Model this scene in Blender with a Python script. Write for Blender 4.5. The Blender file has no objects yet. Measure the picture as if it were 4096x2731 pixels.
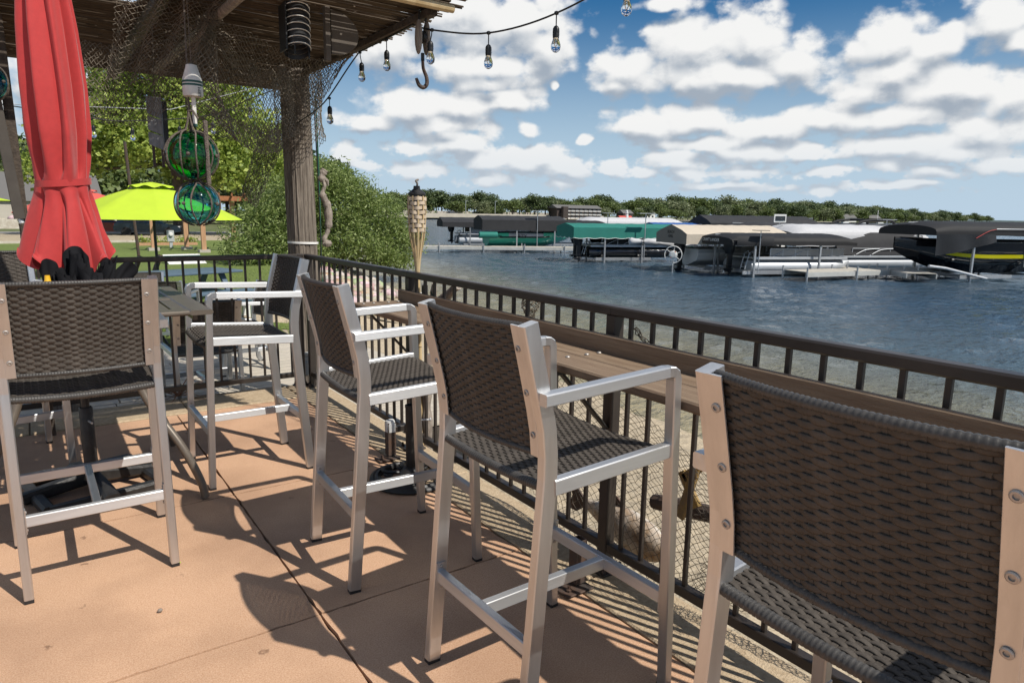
import bpy, bmesh, math, random
from mathutils import Vector, Matrix
random.seed(7)
R = math.radians
scene = bpy.context.scene
col = scene.collection

# ------------------------------------------------------------------ camera
cam_d = bpy.data.cameras.new('camera'); cam = bpy.data.objects.new('camera', cam_d); col.objects.link(cam)
cam_d.sensor_width = 36; cam_d.lens = 24; cam_d.clip_start = 0.05; cam_d.clip_end = 6000
cam.matrix_world = Matrix(((0.82009, 0.09196, -0.56479, 0), (-0.57202, 0.15870, -0.80474, 0), (0.01563, 0.98304, 0.18275, 1.40), (0, 0, 0, 1)))
scene.camera = cam
scene.view_settings.view_transform = 'Standard'; scene.view_settings.look = 'None'
scene.view_settings.exposure = 0.0; scene.view_settings.gamma = 1.0
scene.cycles.max_bounces = 8; scene.cycles.transparent_max_bounces = 16
scene.cycles.use_denoising = True
scene.cycles.caustics_reflective = False; scene.cycles.caustics_refractive = False

# ------------------------------------------------------------------ sun and sky
SUN_AZ, SUN_EL = R(157.4), R(50.5)
sd = Vector((math.sin(SUN_AZ) * math.cos(SUN_EL), math.cos(SUN_AZ) * math.cos(SUN_EL), math.sin(SUN_EL)))
sl = bpy.data.lights.new('sun', 'SUN'); sl.energy = 5.0; sl.angle = R(0.53); sl.color = (1.0, 0.95, 0.87)
so = bpy.data.objects.new('sun', sl); col.objects.link(so); so.rotation_euler = sd.to_track_quat('Z', 'Y').to_euler()

world = bpy.data.worlds.new('World'); scene.world = world; world.use_nodes = True
world.cycles.sampling_method = 'NONE'
wt = world.node_tree; wt.nodes.clear()
CLOUDS = [(0.506, 0.262, 0.125, 0.038), (0.607, 0.249, 0.089, 0.036), (0.441, 0.217, 0.047, 0.032), (0.566, 0.2, 0.102, 0.022), (0.662, 0.223, 0.042, 0.029), (0.572, 0.178, 0.073, 0.013), (0.458, 0.138, 0.072, 0.02), (0.536, 0.146, 0.067, 0.021), (0.6, 0.153, 0.052, 0.015), (0.41, 0.122, 0.05, 0.01), (0.631, 0.121, 0.015, 0.01), (0.521, 0.121, 0.067, 0.012), (0.536, 0.097, 0.058, 0.018), (0.469, 0.09, 0.043, 0.009), (0.635, 0.078, 0.068, 0.018), (0.691, 0.066, 0.049, 0.013), (0.579, 0.073, 0.056, 0.011), (0.469, 0.06, 0.038, 0.01), (0.574, 0.049, 0.045, 0.01), (0.38, 0.079, 0.029, 0.013), (0.403, 0.064, 0.024, 0.006), (0.849, 0.22, 0.072, 0.032), (0.921, 0.224, 0.059, 0.03), (0.982, 0.193, 0.046, 0.025), (0.891, 0.184, 0.123, 0.023), (0.758, 0.192, 0.047, 0.022), (0.741, 0.176, 0.03, 0.01), (1.084, 0.21, 0.046, 0.028), (1.136, 0.2, 0.035, 0.021), (1.097, 0.177, 0.072, 0.021), (1.154, 0.154, 0.076, 0.022), (1.211, 0.137, 0.036, 0.024), (1.066, 0.154, 0.052, 0.014), (0.791, 0.125, 0.053, 0.016), (0.861, 0.127, 0.068, 0.019), (0.951, 0.114, 0.079, 0.016), (1.024, 0.128, 0.055, 0.014), (1.112, 0.124, 0.081, 0.017), (1.19, 0.105, 0.066, 0.019), (1.125, 0.093, 0.097, 0.013), (0.874, 0.099, 0.1, 0.01), (0.841, 0.079, 0.052, 0.014), (0.932, 0.087, 0.07, 0.012), (1.007, 0.083, 0.056, 0.01), (1.171, 0.081, 0.072, 0.012), (0.854, 0.06, 0.046, 0.012), (0.934, 0.061, 0.06, 0.009), (1.092, 0.068, 0.025, 0.01), (1.152, 0.059, 0.053, 0.008), (1.216, 0.069, 0.041, 0.011), (0.758, 0.066, 0.018, 0.009), (0.794, 0.061, 0.024, 0.006), (1.03, 0.058, 0.046, 0.007), (1.193, 0.219, 0.038, 0.026), (1.22, 0.201, 0.024, 0.013), (0.821, 0.273, 0.053, 0.008), (1.022, 0.036, 0.021, 0.007), (0.895, 0.041, 0.1, 0.005), (1.107, 0.041, 0.074, 0.005), (0.679, 0.042, 0.031, 0.006), (0.702, 0.105, 0.012, 0.006), (0.663, 0.173, 0.008, 0.005), (0.212, 0.224, 0.073, 0.024), (0.038, 0.142, 0.049, 0.033), (-0.038, 0.111, 0.048, 0.023), (-0.01, 0.071, 0.025, 0.007), (0.078, 0.208, 0.084, 0.028)]
def cloud_group():
    g = bpy.data.node_groups.new('cloud_cover', 'ShaderNodeTree')
    g.interface.new_socket('v', in_out='INPUT', socket_type='NodeSocketVector')
    g.interface.new_socket('f', in_out='OUTPUT', socket_type='NodeSocketFloat')
    gi = g.nodes.new('NodeGroupInput'); go = g.nodes.new('NodeGroupOutput')
    last = None
    for a, e, ra, re in CLOUDS:
        m = g.nodes.new('ShaderNodeVectorMath'); m.operation = 'MULTIPLY_ADD'
        g.links.new(gi.outputs[0], m.inputs[0]); m.inputs[1].default_value = (.90 / ra, .68 / re, 0); m.inputs[2].default_value = (-.90 * a / ra, -.68 * e / re, 0)
        l = g.nodes.new('ShaderNodeVectorMath'); l.operation = 'LENGTH'; g.links.new(m.outputs[0], l.inputs[0])
        if last is None: last = l.outputs['Value']
        else:
            n = g.nodes.new('ShaderNodeMath'); n.operation = 'SMOOTH_MIN'; n.inputs[2].default_value = 0.25
            g.links.new(last, n.inputs[0]); g.links.new(l.outputs['Value'], n.inputs[1]); last = n.outputs[0]
    s = g.nodes.new('ShaderNodeMath'); s.operation = 'SUBTRACT'; s.inputs[0].default_value = 1.0
    g.links.new(last, s.inputs[1]); g.links.new(s.outputs[0], go.inputs[0])
    return g
def wn(t, **kw):
    n = wt.nodes.new(t)
    for k, v in kw.items(): setattr(n, k, v)
    return n
def wm(op, a, b=None, c=None):
    n = wn('ShaderNodeMath', operation=op)
    for i, v in enumerate((a, b, c)):
        if v is None: continue
        if isinstance(v, (int, float)): n.inputs[i].default_value = v
        else: wt.links.new(v, n.inputs[i])
    return n.outputs[0]
def wv(op, a, b=None, c=None):
    n = wn('ShaderNodeVectorMath', operation=op)
    for i, v in enumerate((a, b, c)):
        if v is None: continue
        if isinstance(v, tuple): n.inputs[i].default_value = v
        else: wt.links.new(v, n.inputs[i])
    return n.outputs[0]
sky = wn('ShaderNodeTexSky', sky_type='NISHITA', sun_disc=False, sun_elevation=SUN_EL, sun_rotation=SUN_AZ, altitude=0, air_density=1.0, dust_density=0.15, ozone_density=3.0)
tc = wn('ShaderNodeTexCoord'); sx = wn('ShaderNodeSeparateXYZ'); wt.links.new(wv('NORMALIZE', tc.outputs['Generated']), sx.inputs[0])
az = wm('ARCTAN2', sx.outputs[0], sx.outputs[1]); el = wm('ARCSINE', sx.outputs[2])
cv = wn('ShaderNodeCombineXYZ'); wt.links.new(az, cv.inputs[0]); wt.links.new(el, cv.inputs[1]); v0 = cv.outputs[0]
grp = cloud_group()
def sstep(x, a, b):
    n = wn('ShaderNodeMapRange', interpolation_type='SMOOTHSTEP'); wt.links.new(x, n.inputs[0])
    n.inputs[1].default_value = a; n.inputs[2].default_value = b; return n.outputs[0]
# beyond the listed clouds the same kind of cloud cover goes on, from noise on a plane overhead
inside = wm('MULTIPLY', sstep(wm('ABSOLUTE', wm('SUBTRACT', az, .60)), .86, .70), sstep(el, .46, .36))
hi = wm('MAXIMUM', wm('ADD', sx.outputs[2], .10), .10)
pl = wn('ShaderNodeCombineXYZ'); wt.links.new(wm('DIVIDE', sx.outputs[0], hi), pl.inputs[0]); wt.links.new(wm('DIVIDE', sx.outputs[1], hi), pl.inputs[1])
nf = wn('ShaderNodeTexNoise'); nf.inputs['Scale'].default_value = 1.5; nf.inputs['Detail'].default_value = 3; wt.links.new(pl.outputs[0], nf.inputs['Vector'])
field = wm('SUBTRACT', wm('MULTIPLY', wm('SUBTRACT', nf.outputs['Fac'], .5), 6.5), wm('MULTIPLY', inside, 9.))
def puffs(v):
    n2 = wn('ShaderNodeTexNoise'); n2.inputs['Scale'].default_value = 1; n2.inputs['Detail'].default_value = 5; n2.inputs['Roughness'].default_value = .58
    wt.links.new(wv('MULTIPLY', v, (18, 24, 1)), n2.inputs['Vector'])
    vo = wn('ShaderNodeTexVoronoi', voronoi_dimensions='2D', feature='SMOOTH_F1'); vo.inputs['Scale'].default_value = 1; vo.inputs['Smoothness'].default_value = .35
    wt.links.new(wv('MULTIPLY_ADD', n2.outputs['Color'], (1.2, 1.2, 0), wv('MULTIPLY', v, (30, 40, 1))), vo.inputs['Vector'])
    return wm('ADD', wm('MULTIPLY', wm('SUBTRACT', n2.outputs['Fac'], .5), 1.15), wm('MULTIPLY', wm('SUBTRACT', .42, vo.outputs['Distance']), .62))
def mass(v):
    nz = wn('ShaderNodeTexNoise'); nz.inputs['Scale'].default_value = 1; nz.inputs['Detail'].default_value = 2
    wt.links.new(wv('MULTIPLY', v, (14, 24, 1)), nz.inputs['Vector'])
    warp = wv('MULTIPLY_ADD', wv('SUBTRACT', nz.outputs['Color'], (.5, .5, .5)), (.05, .024, 0), v)
    g = wn('ShaderNodeGroup', node_tree=grp); wt.links.new(warp, g.inputs[0])
    return wm('MAXIMUM', g.outputs[0], field)
m1 = mass(v0); m2 = mass(wv('ADD', v0, (.004, .020, 0))); q1 = puffs(v0); q2 = puffs(wv('ADD', v0, (.004, .009, 0)))
fine = wn('ShaderNodeTexNoise'); fine.inputs['Scale'].default_value = 1; fine.inputs['Detail'].default_value = 4; wt.links.new(wv('MULTIPLY', v0, (85, 130, 1)), fine.inputs['Vector'])
D1 = wm('ADD', wm('ADD', m1, q1), wm('MULTIPLY', wm('MULTIPLY', wm('SUBTRACT', fine.outputs['Fac'], .5), 2.0), wm('ADD', .16, wm('MULTIPLY', sstep(el, .14, .04), .60))))
alpha = sstep(D1, -0.10, 0.44)
shade = wm('ADD', wm('SUBTRACT', m1, m2), wm('MULTIPLY', wm('SUBTRACT', q1, q2), .55))
lit = sstep(shade, -0.46, 0.26)
cc = wn('ShaderNodeMix', data_type='RGBA'); wt.links.new(lit, cc.inputs[0])
cc.inputs[6].default_value = (4.3, 5.0, 5.9, 1); cc.inputs[7].default_value = (10.7, 10.7, 10.6, 1)
haze = wn('ShaderNodeMix', data_type='RGBA'); wt.links.new(wm('MULTIPLY', sstep(el, 0.14, 0.0), .7), haze.inputs[0])
wt.links.new(cc.outputs[2], haze.inputs[6]); haze.inputs[7].default_value = (7.2, 8.2, 9.2, 1)
hs = wn('ShaderNodeHueSaturation'); hs.inputs['Saturation'].default_value = 1.42; hs.inputs['Value'].default_value = .90; wt.links.new(sky.outputs[0], hs.inputs['Color'])
low = wn('ShaderNodeMix', data_type='RGBA'); wt.links.new(wm('MULTIPLY', sstep(el, 0.30, 0.0), .95), low.inputs[0]); wt.links.new(hs.outputs[0], low.inputs[6]); low.inputs[7].default_value = (5.8, 7.5, 9.2, 1)   # moist air near the horizon, all round
mx = wn('ShaderNodeMix', data_type='RGBA'); wt.links.new(alpha, mx.inputs[0]); wt.links.new(low.outputs[2], mx.inputs[6]); wt.links.new(haze.outputs[2], mx.inputs[7])
bg = wn('ShaderNodeBackground'); bg.inputs[1].default_value = 0.085; wt.links.new(mx.outputs[2], bg.inputs[0])
wo = wn('ShaderNodeOutputWorld'); wt.links.new(bg.outputs[0], wo.inputs[0])

# ------------------------------------------------------------------ helpers
def mat(name, c, rough=.6, metal=0., var=0., vscale=8., c2=None, bump=0., bscale=60., spec=None, trans=0., ior=1.45, stretch=None, detail=6., alpha=1., coat=0., sheen=0.):
    m = bpy.data.materials.new(name); m.use_nodes = True; t = m.node_tree; b = t.nodes['Principled BSDF']
    b.inputs['Base Color'].default_value = (*c, 1); b.inputs['Roughness'].default_value = rough; b.inputs['Metallic'].default_value = metal
    b.inputs['IOR'].default_value = ior
    if spec is not None: b.inputs['Specular IOR Level'].default_value = spec
    if trans: b.inputs['Transmission Weight'].default_value = trans
    if coat: b.inputs['Coat Weight'].default_value = coat
    if sheen: b.inputs['Sheen Weight'].default_value = sheen
    tc = t.nodes.new('ShaderNodeTexCoord'); src = tc.outputs['Object']
    if stretch:
        mp = t.nodes.new('ShaderNodeMapping'); mp.inputs['Scale'].default_value = stretch; t.links.new(src, mp.inputs[0]); src = mp.outputs[0]
    if var or c2:
        n = t.nodes.new('ShaderNodeTexNoise'); n.inputs['Scale'].default_value = vscale; n.inputs['Detail'].default_value = detail; n.inputs['Roughness'].default_value = .62
        t.links.new(src, n.inputs['Vector'])
        r = t.nodes.new('ShaderNodeValToRGB'); t.links.new(n.outputs['Fac'], r.inputs[0])
        lo = tuple(x * (1 - var) for x in c); hi = c2 if c2 else tuple(min(1, x * (1 + var)) for x in c)
        r.color_ramp.elements[0].color = (*lo, 1); r.color_ramp.elements[1].color = (*hi, 1)
        r.color_ramp.elements[0].position = .32; r.color_ramp.elements[1].position = .68
        t.links.new(r.outputs[0], b.inputs['Base Color'])
    if bump:
        n2 = t.nodes.new('ShaderNodeTexNoise'); n2.inputs['Scale'].default_value = bscale; n2.inputs['Detail'].default_value = 5
        t.links.new(src, n2.inputs['Vector'])
        bp = t.nodes.new('ShaderNodeBump'); bp.inputs['Strength'].default_value = bump; bp.inputs['Distance'].default_value = .01
        t.links.new(n2.outputs['Fac'], bp.inputs['Height']); t.links.new(bp.outputs[0], b.inputs['Normal'])
    return m

class MB:
    """collects shapes, then links them as ONE mesh object"""
    def __init__(s): s.v = []; s.f = []
    def add(s, vs, fs):
        o = len(s.v); s.v += [tuple(p) for p in vs]; s.f += [tuple(i + o for i in f) for f in fs]; return s
    def box(s, c, d, rz=0., ch=0.):
        """box by centre and size, optional chamfer on the vertical-plan edges"""
        hx, hy, hz = d[0] / 2, d[1] / 2, d[2] / 2; k = ch
        ca, sa = math.cos(rz), math.sin(rz)
        if k:
            q = [(-hx + k, -hy), (hx - k, -hy), (hx, -hy + k), (hx, hy - k), (hx - k, hy), (-hx + k, hy), (-hx, hy - k), (-hx, -hy + k)]
            q2 = [(x * (1 - k / hx), y * (1 - k / hy)) for x, y in q]
            rings = [(-hz, q2), (-hz + k, q), (hz - k, q), (hz, q2)]
        else:
            q = [(-hx, -hy), (hx, -hy), (hx, hy), (-hx, hy)]; rings = [(-hz, q), (hz, q)]
        vs = []; fs = []; n = len(q)
        for z, qq in rings:
            for x, y in qq: vs.append((c[0] + x * ca - y * sa, c[1] + x * sa + y * ca, c[2] + z))
        for i in range(len(rings) - 1):
            for j in range(n): fs.append((i * n + j, i * n + (j + 1) % n, (i + 1) * n + (j + 1) % n, (i + 1) * n + j))
        fs.append(tuple(reversed(range(n)))); fs.append(tuple((len(rings) - 1) * n + j for j in range(n)))
        return s.add(vs, fs)
    def sweep(s, pts, w, h, up=(0, 0, 1), ch=0.003, cap=True):
        """rectangular section (w across, h along 'up') swept along pts; w, h may be lists"""
        P = [Vector(p) for p in pts]; n = len(P); U = Vector(up); vs = []; fs = []
        for i, p in enumerate(P):
            t = ((P[min(i + 1, n - 1)] - P[i]).normalized() + (P[i] - P[max(i - 1, 0)]).normalized()).normalized()
            sdir = t.cross(U)
            if sdir.length < 1e-5: sdir = t.cross(Vector((1, 0, 0)))
            sdir.normalize(); ud = sdir.cross(t).normalized()
            a = (w[i] if isinstance(w, (list, tuple)) else w) / 2; b = (h[i] if isinstance(h, (list, tuple)) else h) / 2; k = min(ch, a * .6, b * .6)
            for x, y in ((-a + k, -b), (a - k, -b), (a, -b + k), (a, b - k), (a - k, b), (-a + k, b), (-a, b - k), (-a, -b + k)):
                vs.append(p + sdir * x + ud * y)
        for i in range(n - 1):
            for j in range(8): fs.append((i * 8 + j, i * 8 + (j + 1) % 8, (i + 1) * 8 + (j + 1) % 8, (i + 1) * 8 + j))
        if cap: fs.append(tuple(reversed(range(8)))); fs.append(tuple((n - 1) * 8 + j for j in range(8)))
        return s.add(vs, fs)
    def tube(s, pts, r, n=8, cap=True, closed=False):
        P = [Vector(p) for p in pts]; m = len(P); vs = []; fs = []; prev = None
        for i, p in enumerate(P):
            if closed: t = (P[(i + 1) % m] - P[i - 1]).normalized()
            else: t = (P[min(i + 1, m - 1)] - P[max(i - 1, 0)]).normalized()
            if prev is None:
                a = Vector((0, 0, 1)) if abs(t.z) < .9 else Vector((1, 0, 0)); x = t.cross(a).normalized()
            else:
                x = (prev - t * prev.dot(t)); x = x.normalized() if x.length > 1e-6 else t.orthogonal().normalized()
            prev = x; y = t.cross(x); rr = r[i] if isinstance(r, (list, tuple)) else r
            for k in range(n):
                q = 2 * math.pi * k / n; vs.append(p + x * (rr * math.cos(q)) + y * (rr * math.sin(q)))
        for i in range(m if closed else m - 1):
            for k in range(n): fs.append((i * n + k, i * n + (k + 1) % n, ((i + 1) % m) * n + (k + 1) % n, ((i + 1) % m) * n + k))
        if cap and not closed: fs.append(tuple(reversed(range(n)))); fs.append(tuple((m - 1) * n + k for k in range(n)))
        return s.add(vs, fs)
    def lathe(s, prof, c=(0, 0, 0), n=20, axis=None, cap=True, fold=0, fa=0.):
        """profile [(r, z)] turned about a vertical (or given) axis; fold = number of flutes"""
        vs = []; fs = []; c = Vector(c); Q = Vector(axis).to_track_quat('Z', 'Y') if axis else None
        for i, (r, z) in enumerate(prof):
            for k in range(n):
                q = 2 * math.pi * k / n; rr = r * (1 + (fa * math.cos(fold * q) if fold else 0)); p = Vector((rr * math.cos(q), rr * math.sin(q), z))
                vs.append(c + (Q @ p if Q else p))
        for i in range(len(prof) - 1):
            for k in range(n): fs.append((i * n + k, i * n + (k + 1) % n, (i + 1) * n + (k + 1) % n, (i + 1) * n + k))
        if cap: fs.append(tuple(reversed(range(n)))); fs.append(tuple((len(prof) - 1) * n + k for k in range(n)))
        return s.add(vs, fs)
    def grid(s, f, nu, nv, closed_u=False):
        vs = [f(i / (nu - (0 if closed_u else 1)), j / (nv - 1)) for j in range(nv) for i in range(nu)]; fs = []
        for j in range(nv - 1):
            for i in range(nu if closed_u else nu - 1):
                fs.append((j * nu + i, j * nu + (i + 1) % nu, (j + 1) * nu + (i + 1) % nu, (j + 1) * nu + i))
        return s.add(vs, fs)
    def poly(s, pts, h):
        """flat outline pts (3D) extruded by vector h"""
        n = len(pts); H = Vector(h); vs = [Vector(p) for p in pts] + [Vector(p) + H for p in pts]
        fs = [tuple(reversed(range(n))), tuple(range(n, 2 * n))] + [(i, (i + 1) % n, n + (i + 1) % n, n + i) for i in range(n)]
        return s.add(vs, fs)
    def ball(s, c, r, n=12, sq=(1, 1, 1)):
        vs = []; fs = []; m = n // 2
        for j in range(m + 1):
            a = math.pi * j / m
            for k in range(n):
                q = 2 * math.pi * k / n; vs.append((c[0] + r * sq[0] * math.sin(a) * math.cos(q), c[1] + r * sq[1] * math.sin(a) * math.sin(q), c[2] + r * sq[2] * math.cos(a)))
        for j in range(m):
            for k in range(n): fs.append((j * n + k, (j + 1) * n + k, (j + 1) * n + (k + 1) % n, j * n + (k + 1) % n))
        return s.add(vs, fs)
    def mesh(s, name, m, smooth=False, sharp=35):
        me = bpy.data.meshes.new(name); me.from_pydata([tuple(p) for p in s.v], [], s.f); me.materials.append(m)
        bm = bmesh.new(); bm.from_mesh(me); bmesh.ops.remove_doubles(bm, verts=bm.verts, dist=1e-6) if len(s.v) < 60000 else None
        bmesh.ops.recalc_face_normals(bm, faces=bm.faces) if len(s.v) < 60000 else None
        bm.to_mesh(me); bm.free()
        if smooth:
            for p in me.polygons: p.use_smooth = True
            if sharp: me.set_sharp_from_angle(angle=R(sharp))
        return me
    def build(s, name, m, parent=None, smooth=False, sharp=35, loc=None):
        return link(name, s.mesh(name, m, smooth, sharp), parent, loc)

def link(name, me, parent=None, loc=None):
    o = bpy.data.objects.new(name, me); col.objects.link(o)
    if parent is not None: o.parent = parent
    if loc is not None: o.location = loc
    return o
def tag(o, label=None, cat=None, group=None, kind=None):
    if label: o['label'] = label
    if cat: o['category'] = cat
    if group: o['group'] = group
    if kind: o['kind'] = kind
    return o
def thing(name, label, cat, loc=(0, 0, 0), rz=0., group=None):
    o = bpy.data.objects.new(name, None); o.empty_display_size = .1; col.objects.link(o); o.location = loc; o.rotation_euler = (0, 0, rz)
    return tag(o, label, cat, group)
def copy_tree(o, parent=None):
    c = o.copy(); col.objects.link(c); c.parent = parent
    for ch in list(o.children): copy_tree(ch, c)
    return c
def lerp(a, b, t): return a + (b - a) * t
def vl(a, b, t): return tuple(lerp(a[i], b[i], t) for i in range(len(a)))
def bez(p0, p1, p2, p3, n):
    P = [Vector(p) for p in (p0, p1, p2, p3)]
    return [P[0] * (1 - t) ** 3 + P[1] * 3 * t * (1 - t) ** 2 + P[2] * 3 * t * t * (1 - t) + P[3] * t ** 3 for t in (i / (n - 1) for i in range(n))]
def cat(pts, n=6):
    """smooth curve through points"""
    P = [Vector(p) for p in pts]; out = []
    for i in range(len(P) - 1):
        a, b, c, d = P[max(i - 1, 0)], P[i], P[i + 1], P[min(i + 2, len(P) - 1)]
        for k in range(n):
            t = k / n; out.append(.5 * (2 * b + (c - a) * t + (2 * a - 5 * b + 4 * c - d) * t * t + (3 * b - 3 * c + d - a) * t ** 3))
    out.append(P[-1]); return out

# ------------------------------------------------------------------ materials
M = {}
def brushed(name, d):
    """aluminium brushed along its length: d is the brush direction in the part's own axes"""
    m = mat(name, (.60, .605, .61), .42, .92, var=.09, vscale=30, stretch=tuple(.08 if k else 1 for k in d), bump=.03, bscale=120)
    t = m.node_tree; b = t.nodes['Principled BSDF']; v = t.nodes.new('ShaderNodeVectorTransform'); v.vector_type = 'VECTOR'; v.convert_from = 'OBJECT'; v.convert_to = 'WORLD'
    v.inputs[0].default_value = d; t.links.new(v.outputs[0], b.inputs['Tangent']); b.inputs['Anisotropic'].default_value = .72; b.inputs['Anisotropic Rotation'].default_value = .25; return m
M['alum'] = brushed('brushed_aluminium_upright', (0, 0, 1)); M['alum_x'] = brushed('brushed_aluminium_rail', (1, 0, 0)); M['alum_y'] = brushed('brushed_aluminium_stretcher', (0, 1, 0))
M['alum2'] = mat('dull_aluminium', (.60, .61, .62), .42, .7, var=.08)
M['wicker'] = mat('dark_wicker', (.076, .065, .055), .5, var=.25, vscale=25, bump=.15, bscale=300, spec=.16)
M['wicker_rim'] = mat('dark_wicker_rim', (.060, .056, .052), .4, var=.2, vscale=40, spec=.4)
M['bolt'] = mat('bolt_steel', (.42, .39, .36), .5, .7)
M['black'] = mat('black_plastic', (.018, .018, .019), .5, var=.2)
M['iron'] = mat('black_iron', (.022, .021, .020), .45, var=.5, vscale=14, bump=.2, bscale=60)
M['bronze'] = mat('bronze_paint', (.036, .029, .025), .38, var=.18, vscale=9, bump=.05, bscale=200)
M['ledge'] = mat('composite_wood', (.165, .108, .068), .62, c2=(.27, .195, .13), vscale=5, stretch=(9, .6, 9), bump=.35, bscale=30, detail=9)
M['curb'] = mat('aggregate_concrete', (.36, .265, .165), .85, c2=(.52, .41, .275), vscale=55, bump=.5, bscale=140, detail=10)
M['joint'] = mat('joint_dirt', (.06, .05, .04), .95, var=.4, vscale=60)
M['sand'] = None; M['deckwood'] = mat('weathered_plank', (.40, .35, .28), .8, c2=(.54, .49, .41), vscale=6, stretch=(.5, 10, 10), bump=.4, bscale=25, detail=9)
M['pole'] = mat('weathered_pole', (.085, .068, .054), .85, c2=(.27, .228, .185), vscale=11, stretch=(5, 5, .35), bump=1., bscale=28, detail=10)
M['drift'] = mat('driftwood', (.16, .13, .11), .85, c2=(.36, .31, .26), vscale=14, stretch=(4, 4, .8), bump=.8, bscale=30)
M['boards'] = mat('grey_boards', (.16, .16, .16), .85, c2=(.34, .34, .34), vscale=10, stretch=(3, 3, .6), bump=.6, bscale=30)
M['red'] = mat('red_canvas', (.43, .030, .029), .75, var=.06, vscale=40, sheen=.2, bump=.08, bscale=400)
M['red2'] = mat('coral_canvas', (.60, .10, .075), .8)
M['lime'] = mat('lime_canvas', (.43, .57, .03), .75, var=.05, vscale=3)
M['cloth'] = mat('black_cloth', (.012, .012, .014), .9, bump=.2, bscale=300, spec=.2)
M['reed'] = mat('reed', (.045, .030, .018), .8, c2=(.11, .078, .048), vscale=6, stretch=(.4, 12, 12))
M['bamboo'] = mat('bamboo', (.42, .30, .15), .5, c2=(.58, .45, .26), vscale=7, stretch=(3, 3, .6))
M['strip'] = mat('bamboo_strip', (.44, .34, .23), .6, c2=(.62, .52, .40), vscale=14)
M['net'] = mat('net_twine', (.15, .125, .095), .9, var=.4, vscale=12)
M['rope'] = mat('rope', (.13, .105, .085), .95, var=.4, vscale=60, bump=.8, bscale=150)
M['white'] = mat('white_paint', (.72, .71, .68), .5, var=.08)
M['buoy'] = mat('buoy_white', (.62, .60, .55), .6, var=.12, vscale=20)
M['dkgreen'] = mat('dark_green_paint', (.02, .075, .06), .5)
M['rust'] = mat('rusty_steel', (.10, .055, .035), .7, c2=(.05, .045, .042), vscale=14, bump=.3)
M['table'] = mat('taupe_aluminium', (.15, .125, .10), .38, .3, var=.1)
M['greycable'] = mat('cable_black', (.012, .012, .012), .5)
M['greencable'] = mat('cable_green', (.02, .10, .06), .5)
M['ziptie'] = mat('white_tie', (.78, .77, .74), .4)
M['woodpost'] = mat('cedar_post', (.40, .22, .12), .75, c2=(.52, .31, .18), vscale=4, stretch=(6, 6, .6))
M['pergred'] = mat('cedar_red', (.32, .13, .055), .75, var=.2)
M['box'] = mat('grey_plastic_box', (.42, .44, .44), .5)
M['yellowwood'] = mat('painted_scrap_wood', (.38, .24, .06), .75, c2=(.22, .15, .08), vscale=18, bump=.5)
M['fishpaint'] = mat('peeling_paint', (.30, .17, .07), .6, c2=(.62, .60, .55), vscale=9, bump=.6, bscale=25)
M['tan_leaf'] = mat('dry_blade', (.20, .075, .045), .7, c2=(.34, .20, .10), vscale=6)
def glass(name, c, rough=.02):
    m = mat(name, c, rough, trans=1.0, ior=1.45); return m
M['gglass'] = glass('green_glass', (.05, .52, .22)); M['tglass'] = glass('turquoise_glass', (.28, .74, .82)); M['bglass'] = glass('bulb_glass', (.95, .95, .95)); M['blglass'] = glass('blue_glass', (.12, .55, .75))
M['filament'] = mat('filament', (.75, .45, .12), .3, .6)

# ------------------------------------------------------------------ the setting
WATER = -1.2
SHORE = [(-60, 7.5), (-10, 6.6), (0, 6.2), (5, 6.3), (10, 7.0), (16, 8.4), (22, 9.9), (30, 11.6), (40, 13.2), (50, 15.5), (62, 20.5), (80, 28)]
def shore_x(y):
    for (y0, x0), (y1, x1) in zip(SHORE, SHORE[1:]):
        if y <= y1: return lerp(x0, x1, max(0, (y - y0)) / (y1 - y0))
    return SHORE[-1][1]
def ground_z(x, y):
    s = shore_x(y) - x
    top = -.34 if y < 9 else lerp(-.34, -.52, min(1, (y - 9) / 25))
    z = WATER + (.17 if y < 12 else .27) * s
    if z > top - .2:                                   # rounded top of the bank
        t = min(1, (z - (top - .2)) / .5); z = (top - .2) + .2 * (1 - (1 - t) ** 2)
    return max(z, -3.2)
def hsh(x, y): return math.sin(x * 1.7 + 3 * math.sin(y * .9)) * .5 + math.sin(x * 4.1 - y * 3.3 + 1.3) * .3 + math.sin(y * 5.7 + x * 2.2) * .2

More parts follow.
